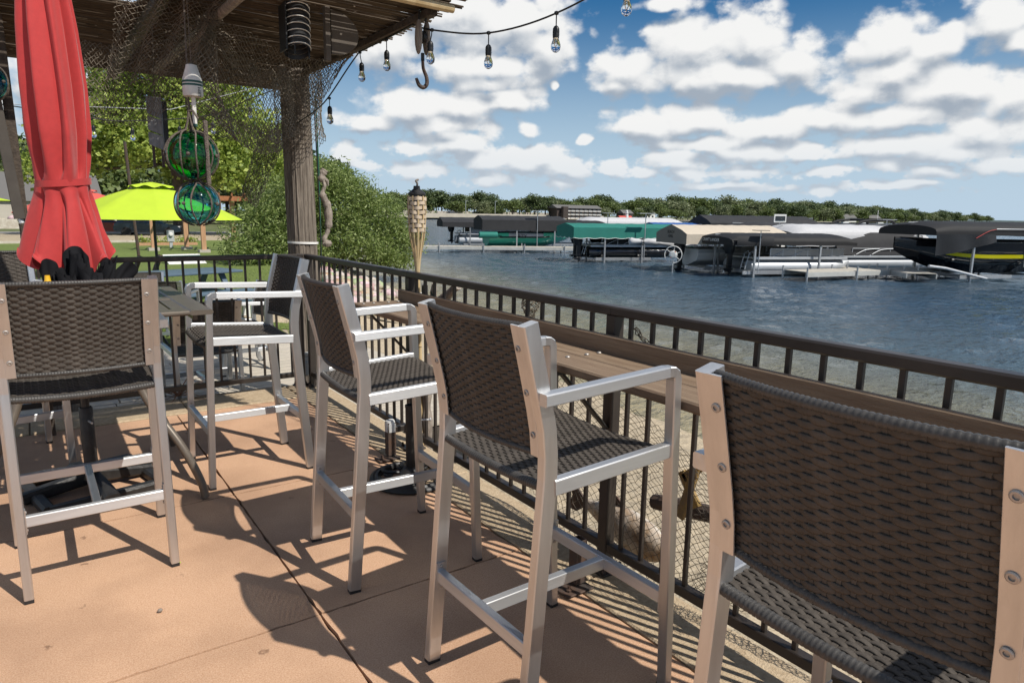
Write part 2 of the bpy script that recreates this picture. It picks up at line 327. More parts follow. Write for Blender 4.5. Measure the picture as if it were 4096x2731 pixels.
def gmat(name, cols, scales, rough=.9, bump=.6, bscale=12., bdist=.05, stretch=None):
    """ground: three-colour fine noise over a coarse one"""
    m = bpy.data.materials.new(name); m.use_nodes = True; t = m.node_tree; b = t.nodes['Principled BSDF']; b.inputs['Roughness'].default_value = rough
    g = t.nodes.new('ShaderNodeNewGeometry'); pos = g.outputs['Position']
    if stretch:
        mp = t.nodes.new('ShaderNodeMapping'); mp.inputs['Scale'].default_value = stretch; t.links.new(pos, mp.inputs[0]); pos = mp.outputs[0]
    a = t.nodes.new('ShaderNodeTexNoise'); a.inputs['Scale'].default_value = scales[0]; a.inputs['Detail'].default_value = 4; t.links.new(pos, a.inputs['Vector'])
    c = t.nodes.new('ShaderNodeTexNoise'); c.inputs['Scale'].default_value = scales[1]; c.inputs['Detail'].default_value = 10; c.inputs['Roughness'].default_value = .7; t.links.new(pos, c.inputs['Vector'])
    r = t.nodes.new('ShaderNodeValToRGB'); e = r.color_ramp.elements; e[0].position = .36; e[0].color = (*cols[0], 1); e[1].position = .64; e[1].color = (*cols[2], 1); k = e.new(.5); k.color = (*cols[1], 1)
    t.links.new(c.outputs['Fac'], r.inputs[0])
    x = t.nodes.new('ShaderNodeMix'); x.data_type = 'RGBA'; x.blend_type = 'MULTIPLY'; x.inputs[0].default_value = .55
    r2 = t.nodes.new('ShaderNodeValToRGB'); r2.color_ramp.elements[0].position = .3; r2.color_ramp.elements[0].color = (.62, .62, .62, 1); r2.color_ramp.elements[1].position = .7
    t.links.new(a.outputs['Fac'], r2.inputs[0]); t.links.new(r.outputs[0], x.inputs[6]); t.links.new(r2.outputs[0], x.inputs[7]); t.links.new(x.outputs[2], b.inputs['Base Color'])
    n = t.nodes.new('ShaderNodeTexNoise'); n.inputs['Scale'].default_value = bscale; n.inputs['Detail'].default_value = 8; t.links.new(pos, n.inputs['Vector'])
    bp = t.nodes.new('ShaderNodeBump'); bp.inputs['Strength'].default_value = bump; bp.inputs['Distance'].default_value = bdist
    t.links.new(n.outputs['Fac'], bp.inputs['Height']); t.links.new(bp.outputs[0], b.inputs['Normal'])
    return m
M['sand'] = gmat('beach_sand', ((.33, .26, .17), (.43, .35, .24), (.52, .44, .32)), (.8, 45), bump=.9, bscale=4.5, bdist=.12)
M['lawn'] = gmat('lawn_grass', ((.09, .14, .022), (.155, .215, .040), (.23, .26, .075)), (.35, 28), bump=.9, bscale=60, bdist=.04)
M['farland'] = gmat('far_meadow', ((.07, .09, .025), (.11, .13, .04), (.19, .18, .08)), (.02, .5), bump=.2, bscale=1)
M['road'] = gmat('grey_asphalt', ((.20, .195, .185), (.25, .24, .225), (.29, .28, .26)), (.3, 60), bump=.3, bscale=90, bdist=.01)
M['stone'] = mat('river_stone', (.42, .36, .29), .8, c2=(.62, .57, .50), vscale=3, bump=.4, bscale=22)
M['salmon'] = gmat('salmon_concrete', ((.48, .262, .148), (.61, .372, .228), (.70, .465, .31)), (1.1, 210), rough=.8, bump=.35, bscale=260, bdist=.004)

# spots on the patio: darker stains of their own shape
def add_stains(m):
    t = m.node_tree; b = t.nodes['Principled BSDF']; old = b.inputs['Base Color'].links[0].from_socket
    g = t.nodes.new('ShaderNodeNewGeometry'); v = t.nodes.new('ShaderNodeTexVoronoi'); v.inputs['Scale'].default_value = 5.5; v.inputs['Randomness'].default_value = 1
    nz = t.nodes.new('ShaderNodeTexNoise'); nz.inputs['Scale'].default_value = 40; t.links.new(g.outputs['Position'], nz.inputs['Vector'])
    ad = t.nodes.new('ShaderNodeVectorMath'); ad.operation = 'MULTIPLY_ADD'; ad.inputs[1].default_value = (.05, .05, .05); t.links.new(nz.outputs['Color'], ad.inputs[0]); t.links.new(g.outputs['Position'], ad.inputs[2])
    t.links.new(ad.outputs[0], v.inputs['Vector'])
    r = t.nodes.new('ShaderNodeValToRGB'); r.color_ramp.elements[0].position = .05; r.color_ramp.elements[0].color = (.45, .42, .40, 1); r.color_ramp.elements[1].position = .085
    t.links.new(v.outputs['Distance'], r.inputs[0])
    n3 = t.nodes.new('ShaderNodeTexNoise'); n3.inputs['Scale'].default_value = 2.2; n3.inputs['Detail'].default_value = 9; t.links.new(g.outputs['Position'], n3.inputs['Vector'])
    r3 = t.nodes.new('ShaderNodeValToRGB'); r3.color_ramp.elements[0].position = .36; r3.color_ramp.elements[0].color = (.82, .80, .79, 1); r3.color_ramp.elements[1].position = .56
    t.links.new(n3.outputs['Fac'], r3.inputs[0])
    for src in (r, r3):
        x = t.nodes.new('ShaderNodeMix'); x.data_type = 'RGBA'; x.blend_type = 'MULTIPLY'; x.inputs[0].default_value = .8
        t.links.new(old, x.inputs[6]); t.links.new(src.outputs[0], x.inputs[7]); old = x.outputs[2]
    t.links.new(old, b.inputs['Base Color'])
add_stains(M['salmon'])

def ticks(a, b, fine0, fine1, step, grow=1.35):
    L = []; x = fine0
    while x < fine1: L.append(x); x += step
    L.append(fine1); d = step
    while L[-1] < b: d *= grow; L.append(min(b, L[-1] + d))
    d = step; lo = []
    x = fine0
    while x > a: d *= grow; x = max(a, x - d); lo.append(x)
    return lo[::-1] + L
def sheet(name, xs, ys, zf, m, keep=None):
    mb = MB(); nx = len(xs); mb.v = [(x, y, zf(x, y)) for y in ys for x in xs]
    for j in range(len(ys) - 1):
        for i in range(nx - 1):
            if keep is None or keep((xs[i] + xs[i + 1]) / 2, (ys[j] + ys[j + 1]) / 2): mb.f.append((j * nx + i, j * nx + i + 1, (j + 1) * nx + i + 1, (j + 1) * nx + i))
    me = bpy.data.meshes.new(name); me.from_pydata(mb.v, [], mb.f); me.materials.append(m)
    bm = bmesh.new(); bm.from_mesh(me); bmesh.ops.delete(bm, geom=[v for v in bm.verts if not v.link_faces], context='VERTS'); bm.to_mesh(me); bm.free()
    for p in me.polygons: p.use_smooth = True
    return tag(link(name, me), kind='structure')

# beach: the sand, sloping under the water
sheet('beach', ticks(-40, 30, 1, 12, .25, 1.3), ticks(-40, 62, -4, 20, .25, 1.3),
      lambda x, y: ground_z(x, y) + (.022 * hsh(x * 1.6, y * 1.6) + .012 * hsh(x * 5 + 3, y * 5) if 1.9 < x < 12 and y < 22 else 0), M['sand'], keep=lambda x, y: not (-30 < x < 1.3 and -30 < y < 5.2))
# lawn beyond the boardwalk
def lawn_keep(x, y): return y > 8.35 and x < shore_x(y) - (2.5 if y > 13.5 else 2.5 + (13.5 - y) * .55) + .25 * math.sin(y * 2)
sheet('lawn', ticks(-60, 20, -4, 12, .4, 1.3), ticks(8.36, 46, 8.36, 24, .4, 1.25), lambda x, y: ground_z(x, y) + .03 + .01 * hsh(x, y), M['lawn'], keep=lawn_keep)
# grass blades on the near lawn
gm = MB(); grng = random.Random(11)
for i in range(15000):
    y = 8.4 + 14 * grng.random() ** 1.6; x = grng.uniform(-1, shore_x(y) - 2.6)
    if not lawn_keep(x, y): continue
    z = ground_z(x, y) + .03; a = grng.uniform(0, 6.28); h = grng.uniform(.025, .06); w = .006
    dx, dy = math.cos(a) * w, math.sin(a) * w; l = grng.uniform(-.03, .03)
    gm.add([(x - dx, y - dy, z - .005), (x + dx, y + dy, z - .005), (x + l, y + l * .6, z + h)], [(0, 1, 2)])
M['blade'] = mat('grass_blade', (.13, .19, .03), .7, c2=(.24, .28, .07), vscale=1.5)
me = bpy.data.meshes.new('grass'); me.from_pydata(gm.v, [], gm.f); me.materials.append(M['blade'])
tag(link('grass', me), 'short green grass blades over the near lawn', 'grass', kind='stuff')
# land beyond, road and parking
mb = MB(); P = [(-2500, 45.5), (14.1, 45.5), (19.5, 62), (60, 145), (131, 267), (196, 262), (310, 275), (530, 293), (900, 400), (1690, 584), (3200, 800), (3200, 3500), (-2500, 3500)]
mb.add([(x, y, -.62) for x, y in P], [tuple(range(len(P)))]); tag(mb.build('far_ground', M['farland']), kind='structure')
mb = MB(); P = [(-120, 47), (11.5, 46.5), (16, 56), (19, 68), (-120, 76)]; mb.add([(x, y, -.60) for x, y in P], [tuple(range(len(P)))]); tag(mb.build('parking_lot', M['road']), kind='structure')
mb = MB(); mb.box((-22, 44.4, -.5), (60, .5, .22)); mb.box((-40, 79, -.2), (100, .8, .9)); tag(mb.build('stone_edging', M['stone']), kind='structure')

# water: waves are real near the place, bump further out
def wave(x, y):
    d = math.hypot(x - 10, y - 8); k = max(0., 1 - d / 70)
    s = x - shore_x(y) if y < 80 else 50
    if s < -.3 or k <= 0: return 0
    k *= min(1, .25 + s / 5)
    return k * (.020 * math.sin(2.1 * x + 1.1 * y + 1.5 * math.sin(.35 * y + .2 * x)) + .016 * math.sin(3.4 * x - 1.7 * y + 1.2 * math.sin(.6 * x)) + .011 * math.sin(5.6 * x + 4.3 * y + math.sin(x)) + .010 * math.sin(-2.2 * x + 6.4 * y + 1.4 * math.sin(y * .8)))
wm_ = bpy.data.materials.new('lake_water'); wm_.use_nodes = True; t = wm_.node_tree; b = t.nodes['Principled BSDF']
b.inputs['Roughness'].default_value = .10; b.inputs['IOR'].default_value = 1.333
g = t.nodes.new('ShaderNodeNewGeometry')
def noise_at(scale, det, st, rough=.55):
    mp = t.nodes.new('ShaderNodeMapping'); mp.inputs['Scale'].default_value = st; mp.inputs['Rotation'].default_value = (0, 0, R(-20)); t.links.new(g.outputs['Position'], mp.inputs[0])
    n = t.nodes.new('ShaderNodeTexNoise'); n.inputs['Scale'].default_value = scale; n.inputs['Detail'].default_value = det; n.inputs['Roughness'].default_value = rough; t.links.new(mp.outputs[0], n.inputs['Vector']); return n.outputs['Fac']
def mth(op, a, b_=None):
    n = t.nodes.new('ShaderNodeMath'); n.operation = op
    for i, v in enumerate((a, b_)):
        if v is None: continue
        if isinstance(v, (int, float)): n.inputs[i].default_value = v
        else: t.links.new(v, n.inputs[i])
    return n.outputs[0]
hh = mth('ADD', mth('MULTIPLY', noise_at(1.5, 3, (1, 1.7, 1)), 1.0), mth('ADD', mth('ADD', mth('MULTIPLY', noise_at(4.2, 4, (1, 1.6, 1)), .62), mth('MULTIPLY', noise_at(11, 3, (1, 1.5, 1)), .10)), mth('MULTIPLY', noise_at(.28, 2, (1, 1.4, 1)), 1.8)))
bp = t.nodes.new('ShaderNodeBump'); bp.inputs['Strength'].default_value = .7; bp.inputs['Distance'].default_value = .24
t.links.new(hh, bp.inputs['Height']); t.links.new(bp.outputs[0], b.inputs['Normal'])
at = t.nodes.new('ShaderNodeAttribute'); at.attribute_name = 'depth'
r = t.nodes.new('ShaderNodeValToRGB'); e = r.color_ramp.elements; e[0].position = 0; e[0].color = (.30, .255, .155, 1); e[1].position = 1; e[1].color = (.040, .074, .112, 1)
k = e.new(.22); k.color = (.165, .150, .092, 1); k = e.new(.5); k.color = (.058, .090, .112, 1)
t.links.new(at.outputs['Fac'], r.inputs[0]); t.links.new(r.outputs[0], b.inputs['Base Color'])
xs = ticks(4, 3200, 5, 46, .22, 1.3); ys = ticks(-1500, 3200, -6, 46, .24, 1.3)
wo_ = sheet('water', xs, ys, lambda x, y: WATER + wave(x, y), wm_, keep=lambda x, y: y < 62 or x > 20)
at_ = wo_.data.attributes.new('depth', 'FLOAT', 'POINT')
for i, v in enumerate(wo_.data.vertices):
    x, y = v.co.x, v.co.y; s = x - (shore_x(y) if y < 80 else shore_x(80)); at_.data[i].value = min(1, max(0, s / 15))

# patio of salmon slabs with recessed joints
base = MB(); base.box((-1.55, 1.0, -.29), (6.82, 9.0, .55)); patio = tag(base.build('patio', M['joint']), kind='structure')
XS = [-4.28, -3.03, -1.78, -.53, .72, 1.585]; YS = [-3.4, -1.56, -.31, .935, 2.18, 3.427, 5.05]
prng = random.Random(5)
for i in range(len(XS) - 1):
    for j in range(len(YS) - 1):
        x0, x1, y0, y1 = XS[i] + .003, XS[i + 1] - .003, YS[j] + .003, YS[j + 1] - .003
        # edges worn unevenly
        mb = MB(); n = 26; top = []
        for (ax, ay), (bx, by) in (((x0, y0), (x1, y0)), ((x1, y0), (x1, y1)), ((x1, y1), (x0, y1)), ((x0, y1), (x0, y0))):
            for k in range(n):
                u = k / n; w = (prng.random() ** 3) * .006; cx, cy = (x0 + x1) / 2, (y0 + y1) / 2
                px, py = lerp(ax, bx, u), lerp(ay, by, u); top.append((px - math.copysign(w, px - cx) * (ay != by or k == 0), py - math.copysign(w, py - cy) * (ax != bx or k == 0)))
        m_ = len(top); z = prng.uniform(-.001, .001)
        mb.v = [(x, y, z) for x, y in top] + [(x, y, -.03) for x, y in top]; mb.f = [tuple(range(m_))] + [((k + 1) % m_, k, m_ + k, m_ + (k + 1) % m_) for k in range(m_)]
        mb.build('slab', M['salmon'], patio)
# concrete border under the railings
border = MB(); border.box((1.72, 1.1, -.30), (.27, 8.8, .52)); border.box((-1.5, 5.28, -.30), (6.1, .44, .52)); border = tag(border.build('patio_border', M['joint']), kind='structure')
yy = -3.2
for L in (1.25, 1.3, 1.2, 1.28, 1.22, 1.3, 1.1):
    if yy + L > 5.48: L = 5.48 - yy
    MB().box((1.727, yy + L / 2, -.018), (.272, L - .006, .05), ch=.006).build('border_block', M['curb'], border); yy += L
xx = 1.585
for L in (.78, .92, 1.1, 1.2, 1.2):
    MB().box((xx - L / 2, 5.268, -.018), (L - .006, .42, .05), ch=.006).build('border_block', M['curb'], border); xx -= L

# boardwalk of weathered planks
bw = MB(); bw.box((-1.2, 7.02, -.24), (8.6, 2.6, .12)); bw.box((2.55, 5.0, -.245), (1.1, 1.38, .12)); bw = tag(bw.build('boardwalk', M['joint']), kind='structure')
brng = random.Random(9); y = 5.72
while y < 8.3:
    a = -5.5; 
    for L in (brng.uniform(3, 4.5), brng.uniform(2.5, 3.5), 9):
        b_ = min(3.1, a + L); mb = MB(); mb.box(((a + b_) / 2, y + .068, -.157 + brng.uniform(-.002, .002)), (b_ - a - .008, .132, .034), ch=.004); mb.build('plank', M['deckwood'], bw); a = b_
        if a >= 3.1: break
    y += .142
y = 4.36
while y < 5.68:
    MB().box((2.55, y + .068, -.157 + brng.uniform(-.002, .002)), (1.1, .132, .034), ch=.004).build('plank', M['deckwood'], bw); y += .142

# bank of rounded stones along the water
bank = MB(); bank.grid(lambda u, v: (shore_x(12 + 20 * v) - 2.6 + 2.9 * u, 12 + 20 * v, ground_z(shore_x(12 + 20 * v) - 2.6 + 2.9 * u, 12 + 20 * v) + .015), 8, 30)
bank = tag(bank.build('stone_bank', M['sand'], smooth=True, sharp=0), kind='structure')
srng = random.Random(21); stones = []
for k in range(9):
    mb = MB(); mb.ball((0, 0, 0), 1, 10, (1, .8, .62)); mb.v = [tuple(Vector(p) * (1 + .16 * hsh(p[0] * 2 + k * 3, p[1] * 2 + p[2])) for p in [p])[0] for p in mb.v]
    stones.append(mb.mesh('stone', mat('stone_tint', tuple(c * srng.uniform(.75, 1.2) for c in srng.choice([(.40, .35, .27), (.47, .43, .36), (.34, .28, .21), (.44, .39, .31)])), .8, var=.2, vscale=2.5, bump=.4, bscale=9), True, 0))
cnt = 0
while cnt < 270:
    y = 12.3 + 18 * srng.random() ** 1.3; u = srng.random(); x = shore_x(y) - 2.5 + 2.6 * u; r_ = srng.uniform(.10, .22) * (1 + (y - 12) * .02)
    o = link('stone', srng.choice(stones), bank, (x, y, ground_z(x, y) + r_ * .35)); o.scale = (r_, r_, r_); o.rotation_euler = (srng.uniform(-.3, .3), srng.uniform(-.3, .3), srng.uniform(0, 6.28)); cnt += 1

# ------------------------------------------------------------------ stools
def strand_mesh(half, n_sp, bow, phase, name, seat=False):
    """one flat strand woven over and under the stakes; runs along y, bows to -x (back) or -z (seat)"""
    sp = 2 * half / n_sp; seg = n_sp * 4; vs = []; fs = []; amp = .0024
    for i in range(seg + 1):
        y = -half + 2 * half * i / seg; w = amp * math.cos(math.pi * (y + half) / sp + phase); c = -bow * (1 - (y / half) ** 2)
        hw, ht = .0068, .0016
        if seat: sec = ((hw, 0), (hw * .6, ht), (-hw * .6, ht), (-hw, 0), (-hw * .6, -ht), (hw * .6, -ht)); vs += [(a, y, c + w + b) for a, b in sec]
        else: sec = ((0, hw), (ht, hw * .6), (ht, -hw * .6), (0, -hw), (-ht, -hw * .6), (-ht, hw * .6)); vs += [(c + w + a, y, b) for a, b in sec]
    for i in range(seg):
        for k in range(6): fs.append((i * 6 + k, i * 6 + (k + 1) % 6, (i + 1) * 6 + (k + 1) % 6, (i + 1) * 6 + k))
    mb = MB(); mb.v = vs; mb.f = fs; return mb.mesh(name, M['wicker'], True, 0)
BH, SH = .226, .240
BACK = [strand_mesh(BH, 20, .034, ph, 'back_strand') for ph in (0, math.pi)]
SEAT = [strand_mesh(SH, 22, .012, ph, 'seat_strand', True) for ph in (0, math.pi)]
REAR = [(-.257, 0), (-.229, .36), (-.205, .68), (-.199, .76), (-.199, .82), (-.206, .89), (-.222, .96), (-.270, 1.152)]
def back_x(z): 
    for (x0, z0), (x1, z1) in zip(REAR, REAR[1:]):
        if z <= z1: return lerp(x0, x1, (z - z0) / (z1 - z0))
    return REAR[-1][0]
def ribbed(mb, path, r, pitch=.009):
    """edge roll wrapped in strands: ribs across the roll"""
    P = [Vector(p) for p in path]; L = sum((b - a).length for a, b in zip(P, P[1:])); out = []; rr = []; acc = 0
    n = int(L / pitch) * 4
    def pt(s):
        a = 0
        for p, q in zip(P, P[1:]):
            d = (q - p).length
            if a + d >= s - 1e-9: return p.lerp(q, (s - a) / d)
            a += d
        return P[-1]
    for i in range(n + 1): out.append(pt(L * i / n)); rr.append(r * (.86 + .14 * abs(math.sin(math.pi * i / 4))))
    mb.tube(out, rr, 10)
def make_stool(name, label, catg, group, drop=0.):
    """drop lowers seat, arms and back (dining height)"""
    t = thing(name, label, catg, group=group); A = M['alum']
    def zz(z): return z if z < .05 else max(.03, z - drop)
    for s in (-1, 1):
        o = MB().sweep([(x, s * .2395, zz(z)) for x, z in ((REAR[0][0], .012), *REAR[1:])], .030, .044, up=(1, 0, 0)).build('rear_leg', A, t)
        MB().box((REAR[0][0], s * .2395, .007), (.042, .029, .014)).build('foot_cap', M['black'], o)
        top = 1.0 - drop; fl = lambda z: lerp(.257, .218, z / 1.0)
        pts = [(.257, s * .267, .012), (fl(.5), s * .267, zz(.5)), (.219, s * .267, top - .035), (.214, s * .267, top - .020), (.204, s * .267, top - .0135), (.185, s * .267, top - .012)]
        o = MB().sweep(pts, .034, .031, up=(1, 0, 0)).build('front_leg', A, t)
        MB().box((.257, s * .267, .007), (.030, .033, .014)).build('foot_cap', M['black'], o)
        MB().sweep([(.1845, s * .267, top - .012), (-.243, s * .267, top - .028)], .0345, .031).build('arm', M['alum_x'], t)
        MB().sweep([(.218, s * .263, .760 - drop), (-.186, s * .245, .736 - drop)], .028, .042).build('seat_rail', M['alum_x'], t)
        # clamp strip with three bolts on the back of the panel
        z0, z1 = .815 - drop, 1.148 - drop; sx = [(back_x(z + drop) - .0205, s * .2145, z) for z in (z0, z0 + .06, z0 + .12, z0 + .2, z1)]
        o = MB().sweep(sx, .030, .005, up=(1, 0, 0), ch=.001).build('clamp_strip', A, t)
        for z in (z0 + .055, z0 + .165, z0 + .275):
            x = back_x(z + drop) - .0232
            MB().lathe([(.0085, 0), (.0085, .0022), (.0066, .0034), (.0042, .0034), (.0038, .0008)], (x, s * .2145, z), 14, axis=(-1, 0, -.18)).build('bolt', M['bolt'], o)
    # stretchers: one between each pair of legs, a bar joining them
    zs = .295 if drop == 0 else .17
    xr = back_x(zs) ; xf = lerp(.257, .218, zs)
    for x, hw in ((xr, .2265), (xf, .2535)):
        o = MB().sweep([(x, -hw, zs), (x, hw, zs)], .026, .040).build('stretcher', M['alum_y'], t)
        for s in (-1, 1):
            pl = MB().box((x, s * (hw - .003), zs), (.030, .005, .090)).build('bracket', A, o)
            for dz in (-.033, .033): MB().lathe([(.006, 0), (.006, .002), (.003, .003)], (x - (.0 if x > 0 else 0), s * (hw - .006), zs + dz), 10, axis=(0, -s, 0)).build('bolt', M['bolt'], t)
    MB().sweep([(xr + .0115, 0, zs), (xf - .0115, 0, zs)], .026, .038, ch=.002).build('center_stretcher', M['alum_x'], t)
    # backrest: stakes and rolled edges, then the strands
    mb = MB(); nst = 20; z0, z1 = .822 - drop, 1.140 - drop
    for k in range(nst + 1):
        y = -BH + 2 * BH * k / nst; c = -.034 * (1 - (y / BH) ** 2)
        mb.sweep([(back_x(z + drop) + c, y, z) for z in (z0, z0 + .07, z0 + .13, z1)], .0078, .0022, up=(1, 0, 0), ch=.0006)
    bk = mb.build('backrest', M['wicker'], t)
    for z in (z0 - .004, z1 + .004):
        rim = MB(); ribbed(rim, [(back_x(z + drop) - .034 * (1 - (y / BH) ** 2), y, z) for y in [-BH + 2 * BH * i / 16 for i in range(17)]], .0095)
        rim.build('edge_roll', M['wicker_rim'], bk, True, 0)
    n = 30
    for i in range(n):
        z = z0 + .004 + (z1 - z0 - .006) * i / (n - 1); o = link('strand', BACK[i % 2], bk, (back_x(z + drop), 0, z)); o.rotation_euler = (0, -.2 if z + drop > .9 else -.04, 0)
    # seat
    mb = MB(); ns = 22
    def sz(x): return (lerp(.742, .766, (x + .2) / .44) if x < .19 else .7635 - .9 * (x - .19) ** 2 * 8) - drop
    X0, X1 = -.205, .238
    for k in range(ns + 1):
        y = -SH + 2 * SH * k / ns; c = -.012 * (1 - (y / SH) ** 2)
        mb.sweep([(x, y, sz(x) + c) for x in (X0, -.1, 0, .1, .19, .215, X1)], .0105, .0022, ch=.0006)
    st = mb.build('seat', M['wicker'], t)
    MB().grid(lambda u, v: (lerp(X0, X1, v), lerp(-SH, SH, u), sz(lerp(X0, X1, v)) - .012 * (1 - (2 * u - 1) ** 2) - .0065), 9, 10).build('seat_underlay', M['wicker'], st, True, 0)
    for x, dz, r in ((X0, -.006, .0135), (X1, -.010, .0145)):
        rim = MB(); ribbed(rim, [(x, y, sz(x) + dz - .012 * (1 - (y / SH) ** 2)) for y in [-SH + 2 * SH * i / 12 for i in range(13)]], r)
        rim.build('edge_roll', M['wicker_rim'], st, True, 0)
    n = 41
    for i in range(n):
        x = X0 + .006 + (X1 - X0 - .012) * i / (n - 1); o = link('strand', SEAT[i % 2], st, (x, 0, sz(x)))
    return t
GR = 'bar stools on the patio'
stool = make_stool('bar_stool', 'aluminium bar stool with dark woven back drawn up to the slatted table', 'bar stool', GR)
def place(o, x, y, rz, label):
    o.location = (x, y, 0); o.rotation_euler = (0, 0, R(rz)); o['label'] = label
place(stool, .115, 3.092, 90.4, 'bar stool drawn up to the table edge, its woven back lit by the sun')
place(copy_tree(stool), 1.143, 2.481, -2.4, 'bar stool at the wooden ledge, the one beside the round scrolled iron base')
place(copy_tree(stool), 1.189, 1.500, 1.2, 'bar stool at the ledge in front of the draped net and rusty square tube stub')
place(copy_tree(stool), 1.185, .485, -.3, 'bar stool at the ledge with a white dropping on its woven seat')
place(copy_tree(stool), .903, 3.82, 180, 'bar stool with its back to the weathered pole, facing the slatted table')
place(copy_tree(stool), -.22, 4.55, -82, 'bar stool half hidden behind the closed red parasol')
GL = 'low chairs on the boardwalk'
low = make_stool('dining_chair', 'low woven chair with navy seat behind the end railing', 'chair', GL, drop=.31)
low.location = (1.07, 5.93, -.14); low.rotation_euler = (0, 0, R(92))
low['label'] = 'low woven chair standing right behind the end railing, back to it'
lo2 = copy_tree(low); lo2.location = (1.62, 6.95, -.14); lo2.rotation_euler = (0, 0, R(183)); lo2['label'] = 'low woven chair on the boardwalk with its back toward the lake'
lo3 = copy_tree(low); lo3.location = (1.42, 9.75, -.33); lo3.rotation_euler = (0, 0, R(60)); lo3['label'] = 'woven chair with silver frame on the lawn beside the round table, seen from behind'
lo4 = copy_tree(low); lo4.location = (1.22, 10.65, -.33); lo4.rotation_euler = (0, 0, R(-100)); lo4['label'] = 'woven chair on the lawn across the round table, facing the patio'
for o, g in ((lo3, 'chairs on the lawn'), (lo4, 'chairs on the lawn')): o['group'] = g

# ------------------------------------------------------------------ railings
def baluster_mesh(z0, z1):
    return MB().sweep([(0, 0, z0), (0, 0, z1)], .016, .016, up=(1, 0, 0), ch=.002).mesh('baluster', M['bronze'])
BAL = baluster_mesh(.128, 1.036)
def railing(label, p0, p1, posts, n_skip=.06):
    """posts: list of parameters 0..1 along the run"""
    a, b = Vector(p0), Vector(p1); L = (b - a).length; d = (b - a) / L; ang = math.atan2(d.y, d.x)
    t = thing('railing', label, 'railing', (a.x, a.y, 0), ang, 'bronze painted railings round the patio')
    cuts = [0] + [q for q in posts if 0 < q < L] + [L]
    for u, v in zip(cuts, cuts[1:]):
        MB().sweep([(u + .001, 0, 1.052), (v - .001, 0, 1.052)], .050, .036, ch=.006).build('top_rail', M['bronze'], t)
        MB().sweep([(u + .026, 0, .109), (v - .026, 0, .109)], .038, .038, ch=.003).build('bottom_rail', M['bronze'], t)
    for q in posts:
        o = MB().sweep([(q, 0, .012), (q, 0, 1.034)], .050, .050, up=(1, 0, 0), ch=.004).build('post', M['bronze'], t)
        pl = MB().box((q, 0, .0125), (.12, .12, .010), ch=.002).build('base_plate', M['bronze'], o)
        for sx in (-1, 1):
            for sy in (-1, 1): MB().lathe([(.010, 0), (.010, .008), (.006, .010), (.006, .022)], (q + sx * .043, sy * .043, .017), 6).build('anchor_bolt', M['rust'], t)
    u = .107 / 2
    while u < L:
        if all(abs(u - q) > .04 for q in posts): link('baluster', BAL, t, (u, 0, 0))
        u += .107
    return t
lake = railing('long bronze railing with square balusters facing the lake', (1.775, -1.60), (1.775, 5.36), [.06, 1.756, 3.456, 5.156, 6.93])
endr = railing('short bronze railing at the patio end facing the lawn', (-2.6, 5.375), (1.745, 5.375), [.10, 1.9, 4.30])

# ------------------------------------------------------------------ wooden ledge on brackets
lg = thing('bar_ledge', 'brown composite board ledge bracketed to the lakeside railing', 'ledge', (1.6, 3.62, 0))
def ledge_part(name, x0, x1, z0, z1, y0=-4.9, y1=0, ch=.006):
    return MB().sweep([((x0 + x1) / 2, y0, (z0 + z1) / 2), ((x0 + x1) / 2, y1, (z0 + z1) / 2)], x1 - x0, z1 - z0, ch=ch).build(name, M['ledge'], lg)
ledge_part('plank', -.150, -.0065, .868, .900); ledge_part('plank', -.0025, .1125, .868, .899); ledge_part('backboard', .1155, .140, .888, .966, y1=-.02, ch=.005)
for yy in (-.065, -1.765, -3.465):
    MB().sweep([(-.11, yy, .853), (.148, yy, .853)], .035, .028).build('bracket', M['iron'], lg)
    MB().sweep([(-.08, yy, .842), (.148, yy, .60)], .032, .010).build('bracket_brace', M['iron'], lg)
    for x in (-.12, -.06, .03, .09):
        MB().lathe([(.009, 0), (.009, .002), (.006, .005), (.001, .006)], (x, yy - .01, .9005), 12).build('bolt_head', M['bolt'], lg)

# ------------------------------------------------------------------ slatted table with bowed legs
tb = thing('patio_table', 'taupe bar-height table with slatted top and bowed tube legs', 'table', (.13, 3.91, 0))
zt = .95; hx, hy = .53, .575
def taper(u0, u1, v0, v1, z): pass
for s in (-1, 1):
    MB().sweep([(s * (hx - .05), -hy, zt - .011), (s * (hx - .05), hy, zt - .011)], .10, .022, ch=.008).build('top_frame', M['table'], tb)
    MB().sweep([(-hx + .10, s * (hy - .05), zt - .0115), (hx - .10, s * (hy - .05), zt - .0115)], .10, .021, ch=.008).build('top_frame', M['table'], tb)
MB().sweep([(0 - hx + .1, -.02, zt - .012), (hx - .1, -.02, zt - .012)], .07, .018).build('top_crossbar', M['table'], tb)
x = -hx + .135
while x < hx - .11:
    for y0, y1 in ((-hy + .1, -.055), (.015, hy - .1)):
        if abs(x) > .045 or True: MB().sweep([(x, y0, zt - .012), (x, y1, zt - .012)], .062, .012, ch=.002).build('slat', M['table'], tb)
    x += .073
for sx in (-1, 1):
    MB().sweep([(sx * (hx - .07), -hy + .05, zt - .036), (sx * (hx - .07), hy - .05, zt - .036)], .02, .030).build('apron', M['table'], tb)
    for sy in (-1, 1):
        P = cat([(sx * .16, sy * .20, zt - .03), (sx * .20, sy * .24, .72), (sx * .26, sy * .29, .50), (sx * .38, sy * .40, .27), (sx * .445, sy * .445, .10), (sx * .462, sy * .46, .008)], 7)
        MB().tube(P, .019, 12).build('leg', M['table'], tb, True)
MB().tube([(.24 * math.cos(a), .28 * math.sin(a), .60) for a in [i * math.pi / 12 for i in range(24)]], .010, 8, closed=True).build('leg_ring', M['table'], tb, True)

